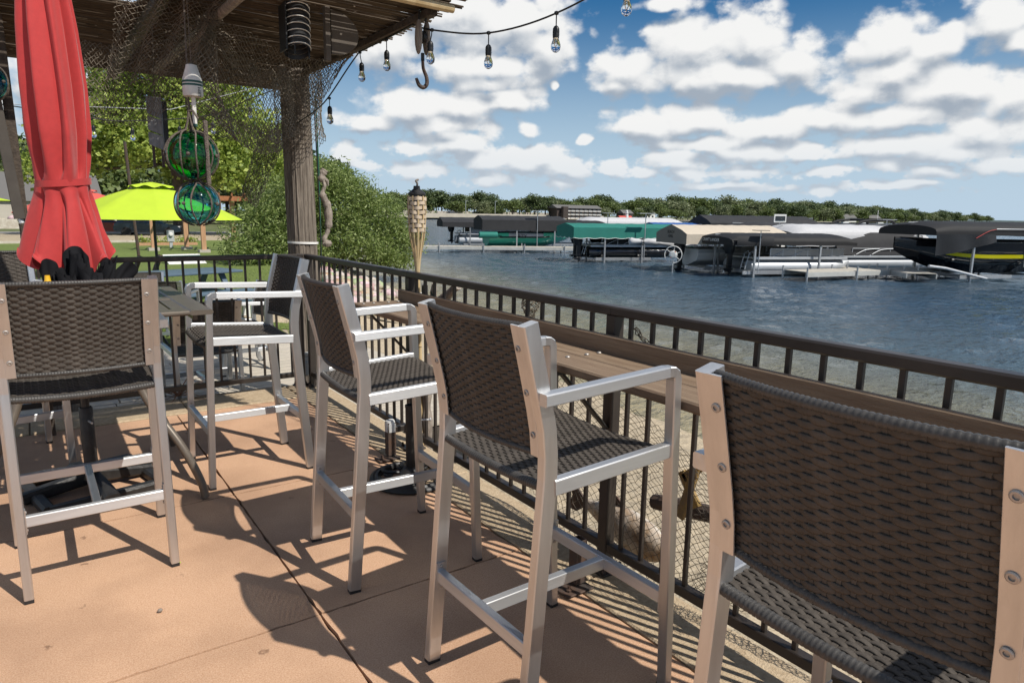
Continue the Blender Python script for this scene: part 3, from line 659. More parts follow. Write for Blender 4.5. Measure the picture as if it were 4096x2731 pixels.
# ------------------------------------------------------------------ closed red parasol in its weighted base
pr = thing('parasol', 'closed red canvas parasol tied with a band above the table', 'parasol', (.148, 3.9, 0))
def fold(u, v):
    """closed canopy: eight deep pleats; v from the hem up"""
    a = 2 * math.pi * u; z = lerp(1.16, 2.75, v)
    prof = [(1.16, .198), (1.26, .172), (1.36, .146), (1.46, .118), (1.52, .108), (1.60, .118), (1.75, .134), (1.95, .134), (2.2, .118), (2.45, .092), (2.62, .07), (2.75, .04)]
    for (za, ra), (zb, rb) in zip(prof, prof[1:]):
        if z <= zb + 1e-6: r = lerp(ra, rb, (z - za) / (zb - za)); break
    k = 8; ph = a + .22 * math.sin(z * 2.3); tie = math.exp(-((z - 1.515) / .05) ** 2)
    w = .5 + .5 * math.cos(k * ph + .8 * math.sin(3 * z)); w = w ** .55
    sh = 1 - (.30 * (1 - w)) * (1 - .75 * tie) + .05 * math.sin(3 * a + 4 * z) * (1 - tie) + .035 * math.sin(17 * a + 3 * z) * (1 - tie) * (1 if z > 1.55 else .6)
    tw = a + .25 * (1 - w) * (1 - tie)
    return (r * sh * math.cos(tw), r * sh * math.sin(tw), z + (.035 * math.cos(k * ph) if v < .02 else 0) + .03 * math.sin(a) * (1 - v))
MB().grid(fold, 220, 90, closed_u=True).build('canopy', M['red'], pr, True, 0)
def inner(u, v):
    x, y, z = fold(u, .0); q = lerp(1, .15, v); return (x * q * .985, y * q * .985, z + .42 * v + .004)
MB().grid(inner, 120, 6, closed_u=True).build('canopy_lining', M['red'], pr, True, 0)
def bandf(u, v):
    x, y, z = fold(u, (1.515 - 1.16) / 1.59); r = math.hypot(x, y); a = math.atan2(y, x); r = .110 + .004 * math.cos(3 * a)
    return (r * math.cos(2 * math.pi * u) * 1.03, r * math.sin(2 * math.pi * u) * 1.03, 1.500 + .03 * v + .012 * math.sin(2 * math.pi * u + 1))
bd = MB(); bd.grid(bandf, 60, 4, closed_u=True); bd.build('tie_band', M['red'], pr, True, 0)
MB().tube([(0, 0, .06), (0, 0, 2.72)], .019, 14).build('pole', M['iron'], pr, True)
# upper flap of a second tier just above
MB().grid(lambda u, v: ((lerp(.105, .05, v) + .012 * math.cos(8 * 2 * math.pi * u)) * math.cos(2 * math.pi * u), (lerp(.105, .05, v) + .012 * math.cos(8 * 2 * math.pi * u)) * math.sin(2 * math.pi * u), lerp(2.47, 2.74, v) + .01 * math.cos(16 * math.pi * u)), 120, 6, closed_u=True).build('vent_flap', M['red'], pr, True, 0)

bs = thing('parasol_stand', 'black square parasol base with cross ribs and tall sleeve under the table', 'parasol base', (.148, 3.9, 0), R(12))
MB().lathe([(.031, .05), (.031, .42), (.028, .425), (.026, .425), (.026, .06)], (0, 0, 0), 18).build('sleeve', M['iron'], bs, True)
MB().tube([(0, -.03, .36), (0, -.085, .36)], .005, 8).build('tightening_bolt', M['alum2'], bs, True)
for k in range(4):
    a = R(90 * k); c, s_ = math.cos(a), math.sin(a)
    MB().sweep([(.02 * c, .02 * s_, .065), (.30 * c, .30 * s_, .030)], [.06, .075], [.07, .05], ch=.012).build('rib', M['iron'], bs)
    p, q = (.30 * c - .30 * s_, .30 * s_ + .30 * c), (.30 * c + .30 * s_, .30 * s_ - .30 * c)
    MB().sweep([(p[0] * .82, p[1] * .82, .026), (q[0] * .82, q[1] * .82, .0262)], .055, .05, ch=.012).build('frame_bar', M['iron'], bs)

# ------------------------------------------------------------------ caddy with black napkins on the table
cd = thing('condiment_caddy', 'white condiment caddy with yellow and orange bottles on the table', 'caddy', (.13, 3.60, .951))
MB().box((.0, 0, .05), (.20, .12, .10), ch=.008).build('tray', M['white'], cd)
M['yellow'] = mat('mustard_yellow', (.75, .42, .02), .4); M['orange'] = mat('ketchup_orange', (.75, .13, .03), .4)
for x, mm in ((-.085, 'yellow'), (.07, 'orange')):
    o = MB().lathe([(.026, 0), (.027, .02), (.027, .10), (.012, .13), (.010, .15)], (x, -.02, .008), 14).build('bottle', M[mm], cd, True)
nrng = random.Random(4)
nk_s = .82
nk = thing('rolled_napkins', 'bunch of rolled black cloth napkins standing in the caddy', 'napkins', (.16, 3.61, 1.05))
for i, (dx, dy, lean, h, az) in enumerate(((-.085, .0, .30, .155, 2.9), (.0, .01, .10, .205, 1.2), (.085, -.005, .40, .165, .1), (.03, -.05, .12, .12, -1.2), (-.045, -.05, .2, .11, 3.6), (.13, .02, .8, .12, .2))):
    h *= nk_s; lean *= .7
    def nap(u, v, i=i, dx=dx, dy=dy, lean=lean, h=h, az=az):
        th = 2 * math.pi * (2.3 * u) + i; r = .008 + .034 * u + .006 * math.sin(2 * th + 3 * v + i) * u + .004 * math.sin(5 * th - 6 * v)
        r *= 1 + .35 * v * (.5 + .5 * math.sin(th * .5 + i)); k = lean * v * h * .9
        return (dx + r * math.cos(th) + k * math.cos(az), dy + r * math.sin(th) * .9 + k * math.sin(az), (h + .045 * math.sin(1.3 * th + 2 * i) * u) * v - .03)
    MB().grid(nap, 90, 12).build('napkin', M['cloth'], nk, True, 0)
    def flap(u, v, i=i, dx=dx, dy=dy, h=h): 
        a = 1.9 * i + 2.2 * (u - .5); r = .034 + .055 * v * (1 - abs(u - .5)); return (dx + r * math.cos(a), dy + r * math.sin(a), h * .62 - .09 * v - .04 * v * v + .012 * math.sin(11 * u + i) * v - .02)
    MB().grid(flap, 18, 8).build('napkin_flap', M['cloth'], nk, True, 0)

# ------------------------------------------------------------------ round scrolled iron base by the railing
rb = thing('scrolled_parasol_stand', 'round black iron parasol base with scrolls, empty sleeve standing up', 'parasol base', (1.555, 3.13, .0))
MB().lathe([(.17, .004), (.215, .004), (.222, .012), (.218, .024), (.205, .030), (.198, .026), (.190, .036), (.178, .036), (.172, .028), (.168, .012)], (0, 0, 0), 48, cap=False).build('rim_ring', M['iron'], rb, True, 50)
MB().lathe([(.06, .01), (.065, .04), (.045, .062), (.033, .075), (.030, .075)], (0, 0, 0), 24).build('hub', M['iron'], rb, True, 50)
for k in range(6):
    a0 = k * math.pi / 3
    P = []
    for i in range(26):
        s_ = i / 25; ang = a0 + .55 * math.sin(s_ * 3.6); rad = lerp(.055, .172, s_) - .02 * math.sin(s_ * 6.28); P.append((rad * math.cos(ang), rad * math.sin(ang), .030 + .012 * math.sin(s_ * 3.14)))
    MB().tube(P, .010, 8).build('scroll', M['iron'], rb, True)
    c = (.118 * math.cos(a0 + .52), .118 * math.sin(a0 + .52), .03)
    MB().tube([(c[0] + .03 * math.cos(q) * (1 - q / 14), c[1] + .03 * math.sin(q) * (1 - q / 14), .03) for q in [i * .5 for i in range(20)]], .008, 7).build('curl', M['iron'], rb, True)
MB().lathe([(.029, .06), (.029, .40), (.031, .40), (.031, .412), (.026, .412), (.026, .1)], (0, 0, 0), 20).build('sleeve', M['iron'], rb, True)
MB().tube([(.025, -.01, .325), (.095, -.03, .325)], .005, 8).build('set_screw', M['alum2'], rb, True)
MB().lathe([(.010, 0), (.010, .006)], (.095, -.03, .325), 10, axis=(1, -.28, 0)).build('screw_head', M['alum2'], rb)

# ------------------------------------------------------------------ square tube stubs bolted to the border
def stub(label, x, y, h, brace, rag):
    t = thing('tube_stub', label, 'metal stub', (x, y, .007), 0, 'square tube stubs by the railing')
    w, th = .047, .004
    for sx, sy, dx, dy in ((1, 0, th, w), (-1, 0, th, w), (0, 1, w - 2 * th, th), (0, -1, w - 2 * th, th)):
        MB().box((sx * (w - th) / 2, sy * (w - th) / 2, h / 2 + .008), (dx, dy, h - .016)).build('tube_wall', M['rust'], t)
    MB().box((-.03, -.02, .004), (.13, .08, .008), ch=.002).build('base_plate', M['rust'], t)
    MB().lathe([(.011, 0), (.011, .009), (.006, .011), (.006, .024)], (-.065, -.03, .008), 6).build('anchor_bolt', M['rust'], t)
    if brace: MB().sweep([(.0245, 0, h * .78), (.150, 0, h * .78)], .034, .036).build('brace', M['bronze'], t)
    if rag: MB().sweep([(.001, 0, h - .055), (.0, 0, h - .01), (-.002, 0, h + .012)], [.054, .056, .040], [.054, .056, .044], up=(1, 0, 0), ch=.012).build('white_cap', M['white'], t, True, 60)
    return t
stub('short square steel stub capped with white tape and braced to the railing post', 1.600, 3.486, .21, True, True)
stub('open-topped rusty square steel stub bolted to the patio border', 1.600, 1.82, .19, False, False)

# ------------------------------------------------------------------ weathered pole at the corner
pl = thing('timber_pole', 'weathered round timber pole at the railing corner', 'pole', (1.84, 5.60, -.3))
def polef(u, v):
    a = 2 * math.pi * u; z = 2.85 * v; r = .116 - .008 * v + .004 * math.sin(5 * a + .4 * math.sin(3 * z)) + .0025 * math.sin(23 * a + .6 * math.sin(2 * z)) + .002 * math.sin(41 * a)
    return (r * math.cos(a) - .01 * z, r * math.sin(a), z)
MB().grid(polef, 160, 40, closed_u=True).build('shaft', M['pole'], pl, True, 0)
MB().lathe([(.122, 0), (.122, .016), (.117, .016)], (-.013, 0, 1.44), 40, axis=(.03, 0, 1)).build('plastic_band', M['ziptie'], pl, True)
MB().lathe([(.105, 0), (.09, .02), (.0, .022)], (-.028, 0, 2.84), 24).build('cut_top', M['pole'], pl)
cb = MB(); cb.tube(cat([(.115, -.05, 2.6), (.118, -.06, 1.9), (.116, -.05, 1.3), (.122, -.06, .9), (.112, -.05, .4)], 8), .006, 8); cb.build('green_cable', M['greencable'], pl, True)
MB().tube(cat([(.09, -.085, 2.5), (.105, -.08, 1.7), (.10, -.09, .8)], 8), .005, 8).build('black_cable', M['greycable'], pl, True)
bxo = thing('junction_box', 'pale grey weatherproof electrical box at the foot of the timber pole', 'electrical box', (1.745, 5.435, .07))
MB().box((0, 0, .085), (.085, .05, .17), ch=.01).build('body', M['box'], bxo); MB().box((.0, 0, .183), (.10, .062, .024), ch=.006).build('hood', M['box'], bxo); MB().box((.01, -.03, .07), (.05, .012, .11), ch=.005).build('cover', M['box'], bxo)
dw = thing('driftwood', 'twisted grey driftwood branch tied to the side of the timber pole', 'driftwood', (1.98, 5.55, 1.15))
P = cat([(.03, 0, .58), (.0, .0, .52), (.022, -.01, .46), (.004, .0, .38), (.042, .0, .30), (.05, 0, .17), (.035, 0, .08), (.005, 0, .02), (.03, 0, -.03)], 5)
MB().tube(P, [(.030 if i < 8 else .016 if i < 14 else .030 if i < 28 else .020) * (.8 + .4 * random.Random(i).random()) for i in range(len(P))], 12).build('limb', M['drift'], dw, True, 0)
MB().ball((.03, 0, -.01), .045, 9, (1, .8, .7)).build('knot', M['drift'], dw, True, 30)
MB().tube([(.01, 0, .52), (.045, -.01, .49), (.05, -.01, .455)], [.022, .016, .006], 8).build('branch_stub', M['drift'], dw, True, 30)
def driftstick(label, pts, r):
    P = cat(pts, 5); o = MB().tube(P, [r * (1 + .18 * math.sin(i * 1.3) - .25 * i / len(P)) for i in range(len(P))], 10).build('driftwood', M['drift'], None, True, 40); return tag(o, label, 'driftwood', 'driftwood pieces on the railing')
driftstick('stubby cut driftwood stick leaning out over the lakeside railing', [(1.88, 3.56, .78), (1.90, 3.45, .88), (1.92, 3.27, 1.01)], .034)
driftstick('upright pale driftwood log behind the round iron base', [(1.90, 3.56, -.3), (1.885, 3.575, .1), (1.88, 3.57, .3), (1.885, 3.575, .52)], .034)
pf = thing('painted_plank', 'chipped green and white painted scrap tucked behind the railing', 'scrap wood', (1.865, 3.455, .88))
MB().poly([(0, -.025, 0), (0, .03, 0), (0, .035, .07), (0, .01, .125), (0, -.02, .11)], (.014, 0, 0)).build('plank', M['fishpaint'], pf)
MB().poly([(-.002, -.015, .03), (-.002, .02, .06), (-.002, .02, .08), (-.002, -.015, .05)], (.001, 0, 0)).build('green_stripe', M['dkgreen'], pf)
jg = MB().poly([(1.85, 3.51, .86), (1.85, 3.565, .86), (1.85, 3.565, 1.0), (1.85, 3.55, .975), (1.85, 3.54, 1.005), (1.85, 3.525, .97), (1.85, 3.51, .99)], (.012, 0, 0)).build('splintered_board', M['iron']); tag(jg, 'dark splintered board end beside the torch pole', 'board')

# ------------------------------------------------------------------ reed roof on timber rafters
rf = thing('reed_roof', 'brown reed matting roof on dark timber rafters over the patio end', 'shade roof', (0, 0, 0))
rz_ = 2.475
def roofz(x, y): return rz_ + .03 * (1.9 - x) * .3 + .02 * (y - 3.3) * .2
rrng = random.Random(17); mb = MB(); y = 3.34
while y < 6.62:
    x = (-3.6 if y > 4.5 else .62) + rrng.uniform(-.05, 0); 
    while x < 1.88:
        L = rrng.uniform(.7, 2.8); x1 = min(x + L, 1.90 + rrng.uniform(-.03, .10))
        if rrng.random() > .05:
            r_ = rrng.uniform(.0038, .0056); dz = rrng.uniform(-.004, .004); j = rrng.uniform(-.004, .004); z0 = roofz(x, y) + dz; 
            xm = (x + x1) / 2; mb.tube([(x, y, z0), (xm, y + rrng.uniform(-.005, .005), roofz(xm, y) + dz + rrng.uniform(-.004, .002)), (x1, y + j, roofz(x1, y) + dz)], r_, 5)
        x = x1 + (rrng.uniform(.0, .03) if rrng.random() < .7 else rrng.uniform(.05, .3))
        if x1 >= 1.87: break
    y += rrng.uniform(.0085, .0122) if rrng.random() > .04 else .02
y = 3.40
while y < 6.6:                                        # a second, sparser layer on top
    x = -3.6 if y > 4.5 else .62
    while x < 1.85:
        L = rrng.uniform(.6, 2.0); x1 = min(x + L, 1.9)
        if rrng.random() > .38: mb.tube([(x, y, roofz(x, y) + .014), (x1, y + rrng.uniform(-.01, .01), roofz(x1, y) + .014)], rrng.uniform(.005, .007), 5)
        x = x1 + rrng.uniform(0, .08)
        if x1 >= 1.88: break
    y += rrng.uniform(.012, .019)
me = bpy.data.meshes.new('reed_matting'); me.from_pydata([tuple(p) for p in mb.v], [], mb.f); me.materials.append(M['reed'])
for p in me.polygons: p.use_smooth = True
tag(link('reed_matting', me, rf), kind='stuff')
M['dktimber'] = mat('dark_timber', (.045, .034, .026), .8, c2=(.10, .075, .055), vscale=8, stretch=(4, 4, 4), bump=.5, bscale=30)
for x, w in ((-2.9, .07), (-1.3, .07), (-.1, .07), (.66, .06)):
    MB().sweep([(x, 3.28 if x > .6 else 4.45, roofz(x, 3.3) - .035), (x, 6.66, roofz(x, 6) - .035)], w, .055).build('rafter', M['dktimber'], rf)
MB().tube([(.935, 3.45, 2.405), (.90, 4.6, 2.40), (.87, 5.9, 2.40)], .024, 10).build('bamboo_rafter', M['drift'], rf, True)
MB().sweep([(1.86, 3.42, 2.448), (1.86, 6.14, 2.46)], .045, .040).build('edge_beam', M['dktimber'], rf)
for yy in (3.36, 4.42, 5.3, 6.58): MB().sweep([(-3.6 if yy > 4.5 else .6, yy, 2.535 + .0), (1.92, yy, 2.505)], .045, .035).build('purlin', M['dktimber'], rf)
MB().tube([(.5, 3.33, 2.455), (1.93, 3.335, 2.452)], .020, 10).build('end_pole', M['bamboo'], rf, True)
MB().tube([(1.1, 3.29, 2.50), (1.98, 3.295, 2.50)], .012, 8).build('end_cane', M['reed'], rf, True)
MB().sweep([(1.40, 5.42, 2.30), (1.72, 5.42, 2.50)], .03, .02).build('knee_brace', M['pole'], rf)
MB().tube([(1.98, 3.29, 2.495), (2.6, 2.5, 2.74)], .003, 6).build('guy_wire', M['greycable'], rf)

# black slotted lantern tube and rounded board by the pole top
ln = thing('slotted_lantern', 'black slotted tube lantern hanging beside the pole top', 'lantern', (1.27, 3.86, 2.235))
MB().sweep([(-.095, .0, .0), (-.095, .0, .46)], .012, .15, up=(0, 1, 0)).build('back_plate', M['black'], ln)
for k in range(9):
    z = .01 + k * .052
    MB().grid(lambda u, v, z=z: (.090 * math.cos(math.pi * 2 * u), .090 * math.sin(math.pi * 2 * u), z + .047 * v + .055 * math.sin(math.pi * 2 * u) * -1), 40, 2, closed_u=True).build('slot_ring', M['black'], ln, True, 0)
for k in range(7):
    z = .03 + k * .066; MB().tube([(.0925 * math.cos(a), .0925 * math.sin(a), z + .052 * -math.sin(a)) for a in [math.pi * (1.02 + .96 * i / 20) for i in range(21)]], [.0045 * math.sin(math.pi * (i + .5) / 21) + .001 for i in range(21)], 6).build('painted_glint', M['ziptie'], ln, True)  # sunlit ring edges drawn as white arcs on the front half
for a in (0, 2.1, 4.2): MB().tube([(.084 * math.cos(a), .084 * math.sin(a), -.04), (.084 * math.cos(a), .084 * math.sin(a), .48)], .006, 6).build('rib', M['black'], ln, True)
ln.scale = (.76, .76, .50)
bd_ = thing('rounded_board', 'large brown board with a rounded edge fixed beside the pole top', 'board', (1.405, 3.80, 2.215))
M['brownboard'] = mat('brown_board', (.10, .082, .066), .75, var=.15, vscale=8)
pts = [(.045, 0, .06)] + [(.05 + .20 * math.cos(a), 0, .30 + .25 * math.sin(a)) for a in [-1.2 + i * 2.4 / 14 for i in range(15)]] + [(.045, 0, .55)]
MB().poly(pts, (0, .03, 0)).build('panel', M['brownboard'], bd_)
MB().box((.012, .0, .27), (.035, .05, .60)).build('stile', M['brownboard'], bd_); bd_.scale = (.76, .76, .46)

# ------------------------------------------------------------------ nets
def net(name, label, f, nu, nv, r=.0024, catg='fishing net', group='fishing nets draped from the roof', square=False, parent=None, m='net'):
    mb = MB()
    def seg(p, q):
        p, q = Vector(p), Vector(q); t = q - p
        if t.length < 1e-6: return
        t.normalize(); a = t.orthogonal().normalized() * r; b = t.cross(a)
        k = [a, a * -.5 + b * .866, a * -.5 - b * .866]; o = len(mb.v)
        mb.v += [tuple(p + c) for c in k] + [tuple(q + c) for c in k]; mb.f += [(o, o + 1, o + 4, o + 3), (o + 1, o + 2, o + 5, o + 4), (o + 2, o, o + 3, o + 5)]
    nr = random.Random(hash(label) % 1000 if False else len(label))
    J = {}
    def P(i, j):
        if (i, j) not in J:
            x, y, z = f(min(1, max(0, i / nu)), min(1, max(0, j / nv))); J[i, j] = (x + nr.gauss(0, .003), y + nr.gauss(0, .003), z + nr.gauss(0, .003))
        return J[i, j]
    if square:
        for j in range(nv + 1):
            for i in range(nu + 1):
                if i < nu: seg(P(i, j), P(i + 1, j))
                if j < nv: seg(P(i, j), P(i, j + 1))
    else:
        for j in range(nv):
            for i in range(j % 2, nu + 1, 2):
                if i > 0: seg(P(i, j), P(i - 1, j + 1))
                if i < nu: seg(P(i, j), P(i + 1, j + 1))
    me = bpy.data.meshes.new(name); me.from_pydata(mb.v, [], mb.f); me.materials.append(M[m])
    o = link(name, me, parent)
    if parent is None: tag(o, label, catg, group)
    return o
def coons(c00, c10, c01, c11, sag=0., bulge=(0, 0, 0), rip=0., k=5):
    def f(u, v):
        p = vl(vl(c00, c10, u), vl(c01, c11, u), v); q = 4 * u * (1 - u)
        w = rip * math.sin(k * 6.28 * u + 2.5 * v)
        return (p[0] + bulge[0] * q + w * .3, p[1] + bulge[1] * q + w, p[2] - sag * q * (.35 + .65 * v) + bulge[2] * q * v)
    return f
net('fishing_net', 'brown net stretched from the roof rafter to the timber pole', coons((.88, 4.05, 2.42), (1.93, 5.05, 2.47), (.84, 4.12, 2.30), (1.90, 5.30, 2.20), .12, rip=.05, k=3), 60, 20)
net('fishing_net', 'net hanging in a long swag between the rafter and the pole', coons((.86, 4.12, 2.36), (1.72, 5.40, 2.40), (.92, 4.35, 2.02), (1.76, 5.38, 1.98), .14, rip=.06, k=4), 56, 26)
net('fishing_net', 'net wrapped round the upper part of the timber pole', lambda u, v: (1.83 + (.150 + .05 * v + .02 * math.sin(9 * u + 5 * v)) * math.cos(2.6 + 4.2 * u), 5.58 + (.150 + .05 * v + .02 * math.sin(9 * u + 5 * v)) * math.sin(2.6 + 4.2 * u), 2.45 - .55 * v - .08 * math.sin(6 * u)), 40, 30)
net('fishing_net', 'frayed net corner hanging from the edge beam beside the pole', coons((1.86, 4.45, 2.44), (1.86, 5.50, 2.46), (1.87, 4.75, 2.40), (1.87, 5.48, 2.10), .03, rip=.02), 36, 14)
net('fishing_net', 'dark gathered net tail falling from the rafter knot', lambda u, v: (.85 + (.03 + .09 * v) * math.cos(6.28 * u) + .02 * math.sin(8 * v), 4.12 + (.03 + .07 * v) * math.sin(6.28 * u), 2.40 - .62 * v), 28, 34)
net('fishing_net', 'net swag looping from the roof rafter toward the red parasol', coons((.22, 4.9, 2.36), (.84, 4.2, 2.38), (.20, 4.95, 2.06), (.80, 4.22, 2.05), .20, rip=.05, k=3), 74, 30, .0018)
net('fishing_net', 'net hanging in a veil under the reed matting', coons((.45, 4.0, 2.46), (.95, 3.95, 2.46), (.42, 4.6, 2.10), (.85, 4.15, 2.16), .05, rip=.05, k=4), 44, 38, .0018)
net('fishing_net', 'pale fine net strip hanging in front of the maple', coons((.86, 4.25, 1.98), (1.62, 5.35, 2.0), (.95, 4.35, 1.90), (1.62, 5.35, 1.86), .10), 60, 10)
net('fishing_net', 'loose net tail hanging low beside the pole toward the willow', coons((1.46, 5.3, 2.02), (1.72, 5.42, 2.05), (1.28, 5.3, 1.50), (1.42, 5.4, 1.42), .0, rip=.05), 24, 46)
# rope binding on the rafter
kb = MB(); kb.tube([(.90 + .035 * math.cos(i * .9), 4.0 + i * .006, 2.40 + .035 * math.sin(i * .9)) for i in range(48)], .007, 6); tag(kb.build('rope_lashing', M['rope'], None, True), 'frayed rope lashing wound round the bamboo rafter', 'rope')

# net on the outside of the lakeside railing, with things caught in it
def rn(u, v):
    y = lerp(2.72, 1.02, u); top = .80 - .30 * abs(u - .35) - .12 * u; s = 4 * u * (1 - u)
    z = lerp(top, .02 + .22 * (1 - s) * (1 if u > .5 else .9), v); return (1.815 + .10 * math.sin(math.pi * v) * s + .025 * math.sin(14 * u), y + .03 * math.sin(5 * v), z)
net('railing_net', 'grey fishing net draped on the lakeside railing under the ledge', rn, 84, 44, .0012, group='nets on the railing')
net('railing_net', 'bunched net end trailing from the railing over the sand', lambda u, v: (1.83 + .14 * u + .03 * math.sin(7 * v), 1.45 - .75 * u, .20 + .20 * u - .14 * v * (1 - .5 * u)), 46, 16, .0012, group='nets on the railing')
net('railing_net', 'twisted hank of net hanging from a railing cap', lambda u, v: (1.83 + (.028 + .012 * math.sin(9 * v)) * math.cos(6.28 * u), 2.47 + (.030 + .012 * math.sin(7 * v)) * math.sin(6.28 * u), 1.03 - .16 * v), 16, 18, .0022, group='nets on the railing')
net('railing_net', 'stretched corner of net tied behind a railing post', coons((1.82, 1.81, .99), (1.82, 1.79, .99), (1.86, 1.72, .88), (1.88, 1.66, .86), 0), 6, 14, .002, group='nets on the railing')
fs = thing('metal_fish', 'rusty painted metal fish lying in the net behind the railing', 'fish ornament', (1.97, 1.98, .10))
def fishf(u, v):
    a = 6.2832 * u; prof = [(0, .022), (.12, .036), (.35, .075), (.6, .092), (.82, .080), (.94, .05), (1, .012)]
    for (va, ra), (vb, rb_) in zip(prof, prof[1:]):
        if v <= vb + 1e-6: r = lerp(ra, rb_, (v - va) / (vb - va)); break
    return (r * .62 * math.cos(a), .22 - .50 * v, r * math.sin(a) + .03 * (1 - v) - .02)
MB().grid(fishf, 24, 22, closed_u=True).build('body', M['fishpaint'], fs, True, 0)
MB().poly([(-.004, .20, .01), (-.004, .31, .09), (-.004, .36, .12), (-.004, .31, .02), (-.004, .34, -.05), (-.004, .28, -.05)], (.008, 0, 0)).build('tail_fin', M['rust'], fs)
MB().poly([(-.004, .10, .05), (-.004, .14, .11), (-.004, .02, .115), (-.004, -.03, .085)], (.008, 0, 0)).build('back_fin', M['rust'], fs)
cx = thing('wooden_cross', 'weathered yellow wooden slat figure hung outside the railing', 'wooden ornament', (1.86, 1.53, .44))
for p, q in (((0, .03, -.12), (0, -.035, .11)), ((.012, -.035, -.06), (.012, .045, .05)), ((.012, .03, .03), (.012, -.045, .10))): MB().sweep([p, q], .034, .018, up=(1, 0, 0)).build('slat', M['yellowwood'], cx)
tag(MB().tube([(1.92, 1.74, .30), (1.91, 1.60, .33), (1.93, 1.40, .36)], [.03, .034, .03], 10).build('log', M['rust'], None, True), 'short reddish log held in the railing net', 'log')

# ------------------------------------------------------------------ buoy and glass floats hanging in front of the maple
by = thing('lobster_buoy', 'white wooden lobster buoy with green bands on a stick', 'buoy', (.712, 3.74, 0))
MB().lathe([(.013, 2.085), (.024, 2.082), (.030, 2.06), (.043, 2.02), (.046, 1.985), (.046, 1.945), (.043, 1.937), (.01, 1.936)], n=28).build('body', M['buoy'], by, True, 40)
for z in (2.003, 1.988): MB().lathe([(.0455, -.005), (.0468, -.004), (.0468, .004), (.0455, .005)], (0, 0, z), 28, cap=False).build('green_band', M['dkgreen'], by, True)
MB().sweep([(0, 0, 1.937), (0, 0, 1.81)], .018, .018, up=(0, 1, 0)).build('stick', M['buoy'], by); MB().sweep([(0, 0, 1.81), (0, 0, 1.797)], .019, .019, up=(0, 1, 0)).build('stick_end', M['dkgreen'], by)
MB().tube([(0, 0, 2.08), (0, 0, 2.41)], .002, 6).build('cord', M['rope'], by)
tx = bpy.data.curves.new('buoy_number', 'FONT'); tx.body = 'L8M1'; tx.size = .026; tx.align_x = 'CENTER'; tx.align_y = 'CENTER'; tx.extrude = .0004; tx.materials.append(M['black'])
def text_mesh(name, cu, parent, loc, rot):
    tmp = bpy.data.objects.new(name, cu); col.objects.link(tmp); dg = bpy.context.evaluated_depsgraph_get(); me = bpy.data.meshes.new_from_object(tmp.evaluated_get(dg)); bpy.data.objects.remove(tmp)
    o = link(name, me, parent, loc); o.rotation_euler = rot; return o
text_mesh('lettering', tx, by, (.0225, -.0402, 1.962), (R(90), R(-88), R(30)))
def lash(c, r, n, parent, twist=.35, rr=.0042):
    """rope net round a glass float"""
    for k in range(n):
        for sgn in (1, -1):
            P = []
            for i in range(25):
                s = i / 24; th = math.pi * (.06 + .88 * s); a = 6.2832 * k / n + sgn * twist * math.sin(math.pi * s) ** .8 * (1 if .2 < s < .9 else .9)
                P.append((c[0] + (r + rr) * math.sin(th) * math.cos(a), c[1] + (r + rr) * math.sin(th) * math.sin(a), c[2] + (r + rr) * math.cos(th)))
            MB().tube(P, rr, 6).build('rope', M['rope'], parent, True)
    for k in range(n):
        a = 6.2832 * (k + .5) / n; MB().ball((c[0] + (r + rr) * math.cos(a), c[1] + (r + rr) * math.sin(a), c[2]), rr * 2.2, 8).build('knot', M['rope'], parent, True, 0)
def shell(parent, r, m, th=.006):
    mb = MB(); mb.ball((0, 0, 0), r, 40, (1, 1, .97)); o = mb.build('glass', m, parent, True, 0)
    mb = MB(); mb.ball((0, 0, 0), r - th, 40, (1, 1, .97)); mb.f = [tuple(reversed(f)) for f in mb.f]
    me = bpy.data.meshes.new('glass_inner'); me.from_pydata(mb.v, [], mb.f); me.materials.append(m)
    for p in me.polygons: p.use_smooth = True
    link('glass_inner', me, parent); return o
g1 = thing('glass_float', 'larger dark green glass float in a rope net, hung under the buoy', 'glass float', (.690, 3.75, 1.66), group='glass floats in rope nets')
shell(g1, .118, M['gglass']); lash((0, 0, 0), .118, 5, g1)
for k in range(5):
    a = 6.2832 * k / 5; MB().tube([(.03 * math.cos(a), .03 * math.sin(a), .115), (.012 * math.cos(a), .012 * math.sin(a), .16), (0, 0, .215)], .0045, 6).build('hanger', M['rope'], g1, True)
MB().tube([(.05, -.10, .16 - i * .0001 * 0 - i * .3 / 40) for i in range(41)], [.010 + .002 * (i % 2) for i in range(41)], 8).build('wrapped_cord', M['rope'], g1, True)
MB().tube(cat([(.05, -.10, -.14), (.03, -.05, .17), (0, 0, .21)], 2)[2:], .005, 6).build('cord', M['rope'], g1, True)
MB().tube([(0, 0, .21), (.02, .05, .75)], .004, 6).build('hanging_line', M['rope'], g1, True)
g2 = thing('glass_float', 'smaller turquoise glass float in a rope net, lowest in the string', 'glass float', (.700, 3.75, 1.428), group='glass floats in rope nets')
shell(g2, .104, M['tglass']); lash((0, 0, 0), .104, 4, g2, .45)
for k in range(4):
    a = 6.2832 * (k + .3) / 4; MB().tube([(.045 * math.cos(a), .045 * math.sin(a), .094), (.015 * math.cos(a), .015 * math.sin(a), .125), (-.008, 0, .15)], .0045, 6).build('hanger', M['rope'], g2, True)
MB().ball((-.005, 0, .14), .016, 10).build('knot', M['rope'], g2, True, 0)
g3 = thing('glass_float', 'blue glass float hung left of the red parasol under the roof', 'glass float', (-.105, 4.6, 2.03), group='glass floats in rope nets')
shell(g3, .09, M['blglass']); lash((0, 0, 0), .09, 4, g3, .45); MB().tube([(0, 0, .09), (0, 0, .42)], .005, 6).build('hanging_line', M['rope'], g3, True)
wb = thing('weathered_sign', 'three grey weathered boards on a dark backing hung beside the green float', 'board sign', (.66, 4.55, 0))
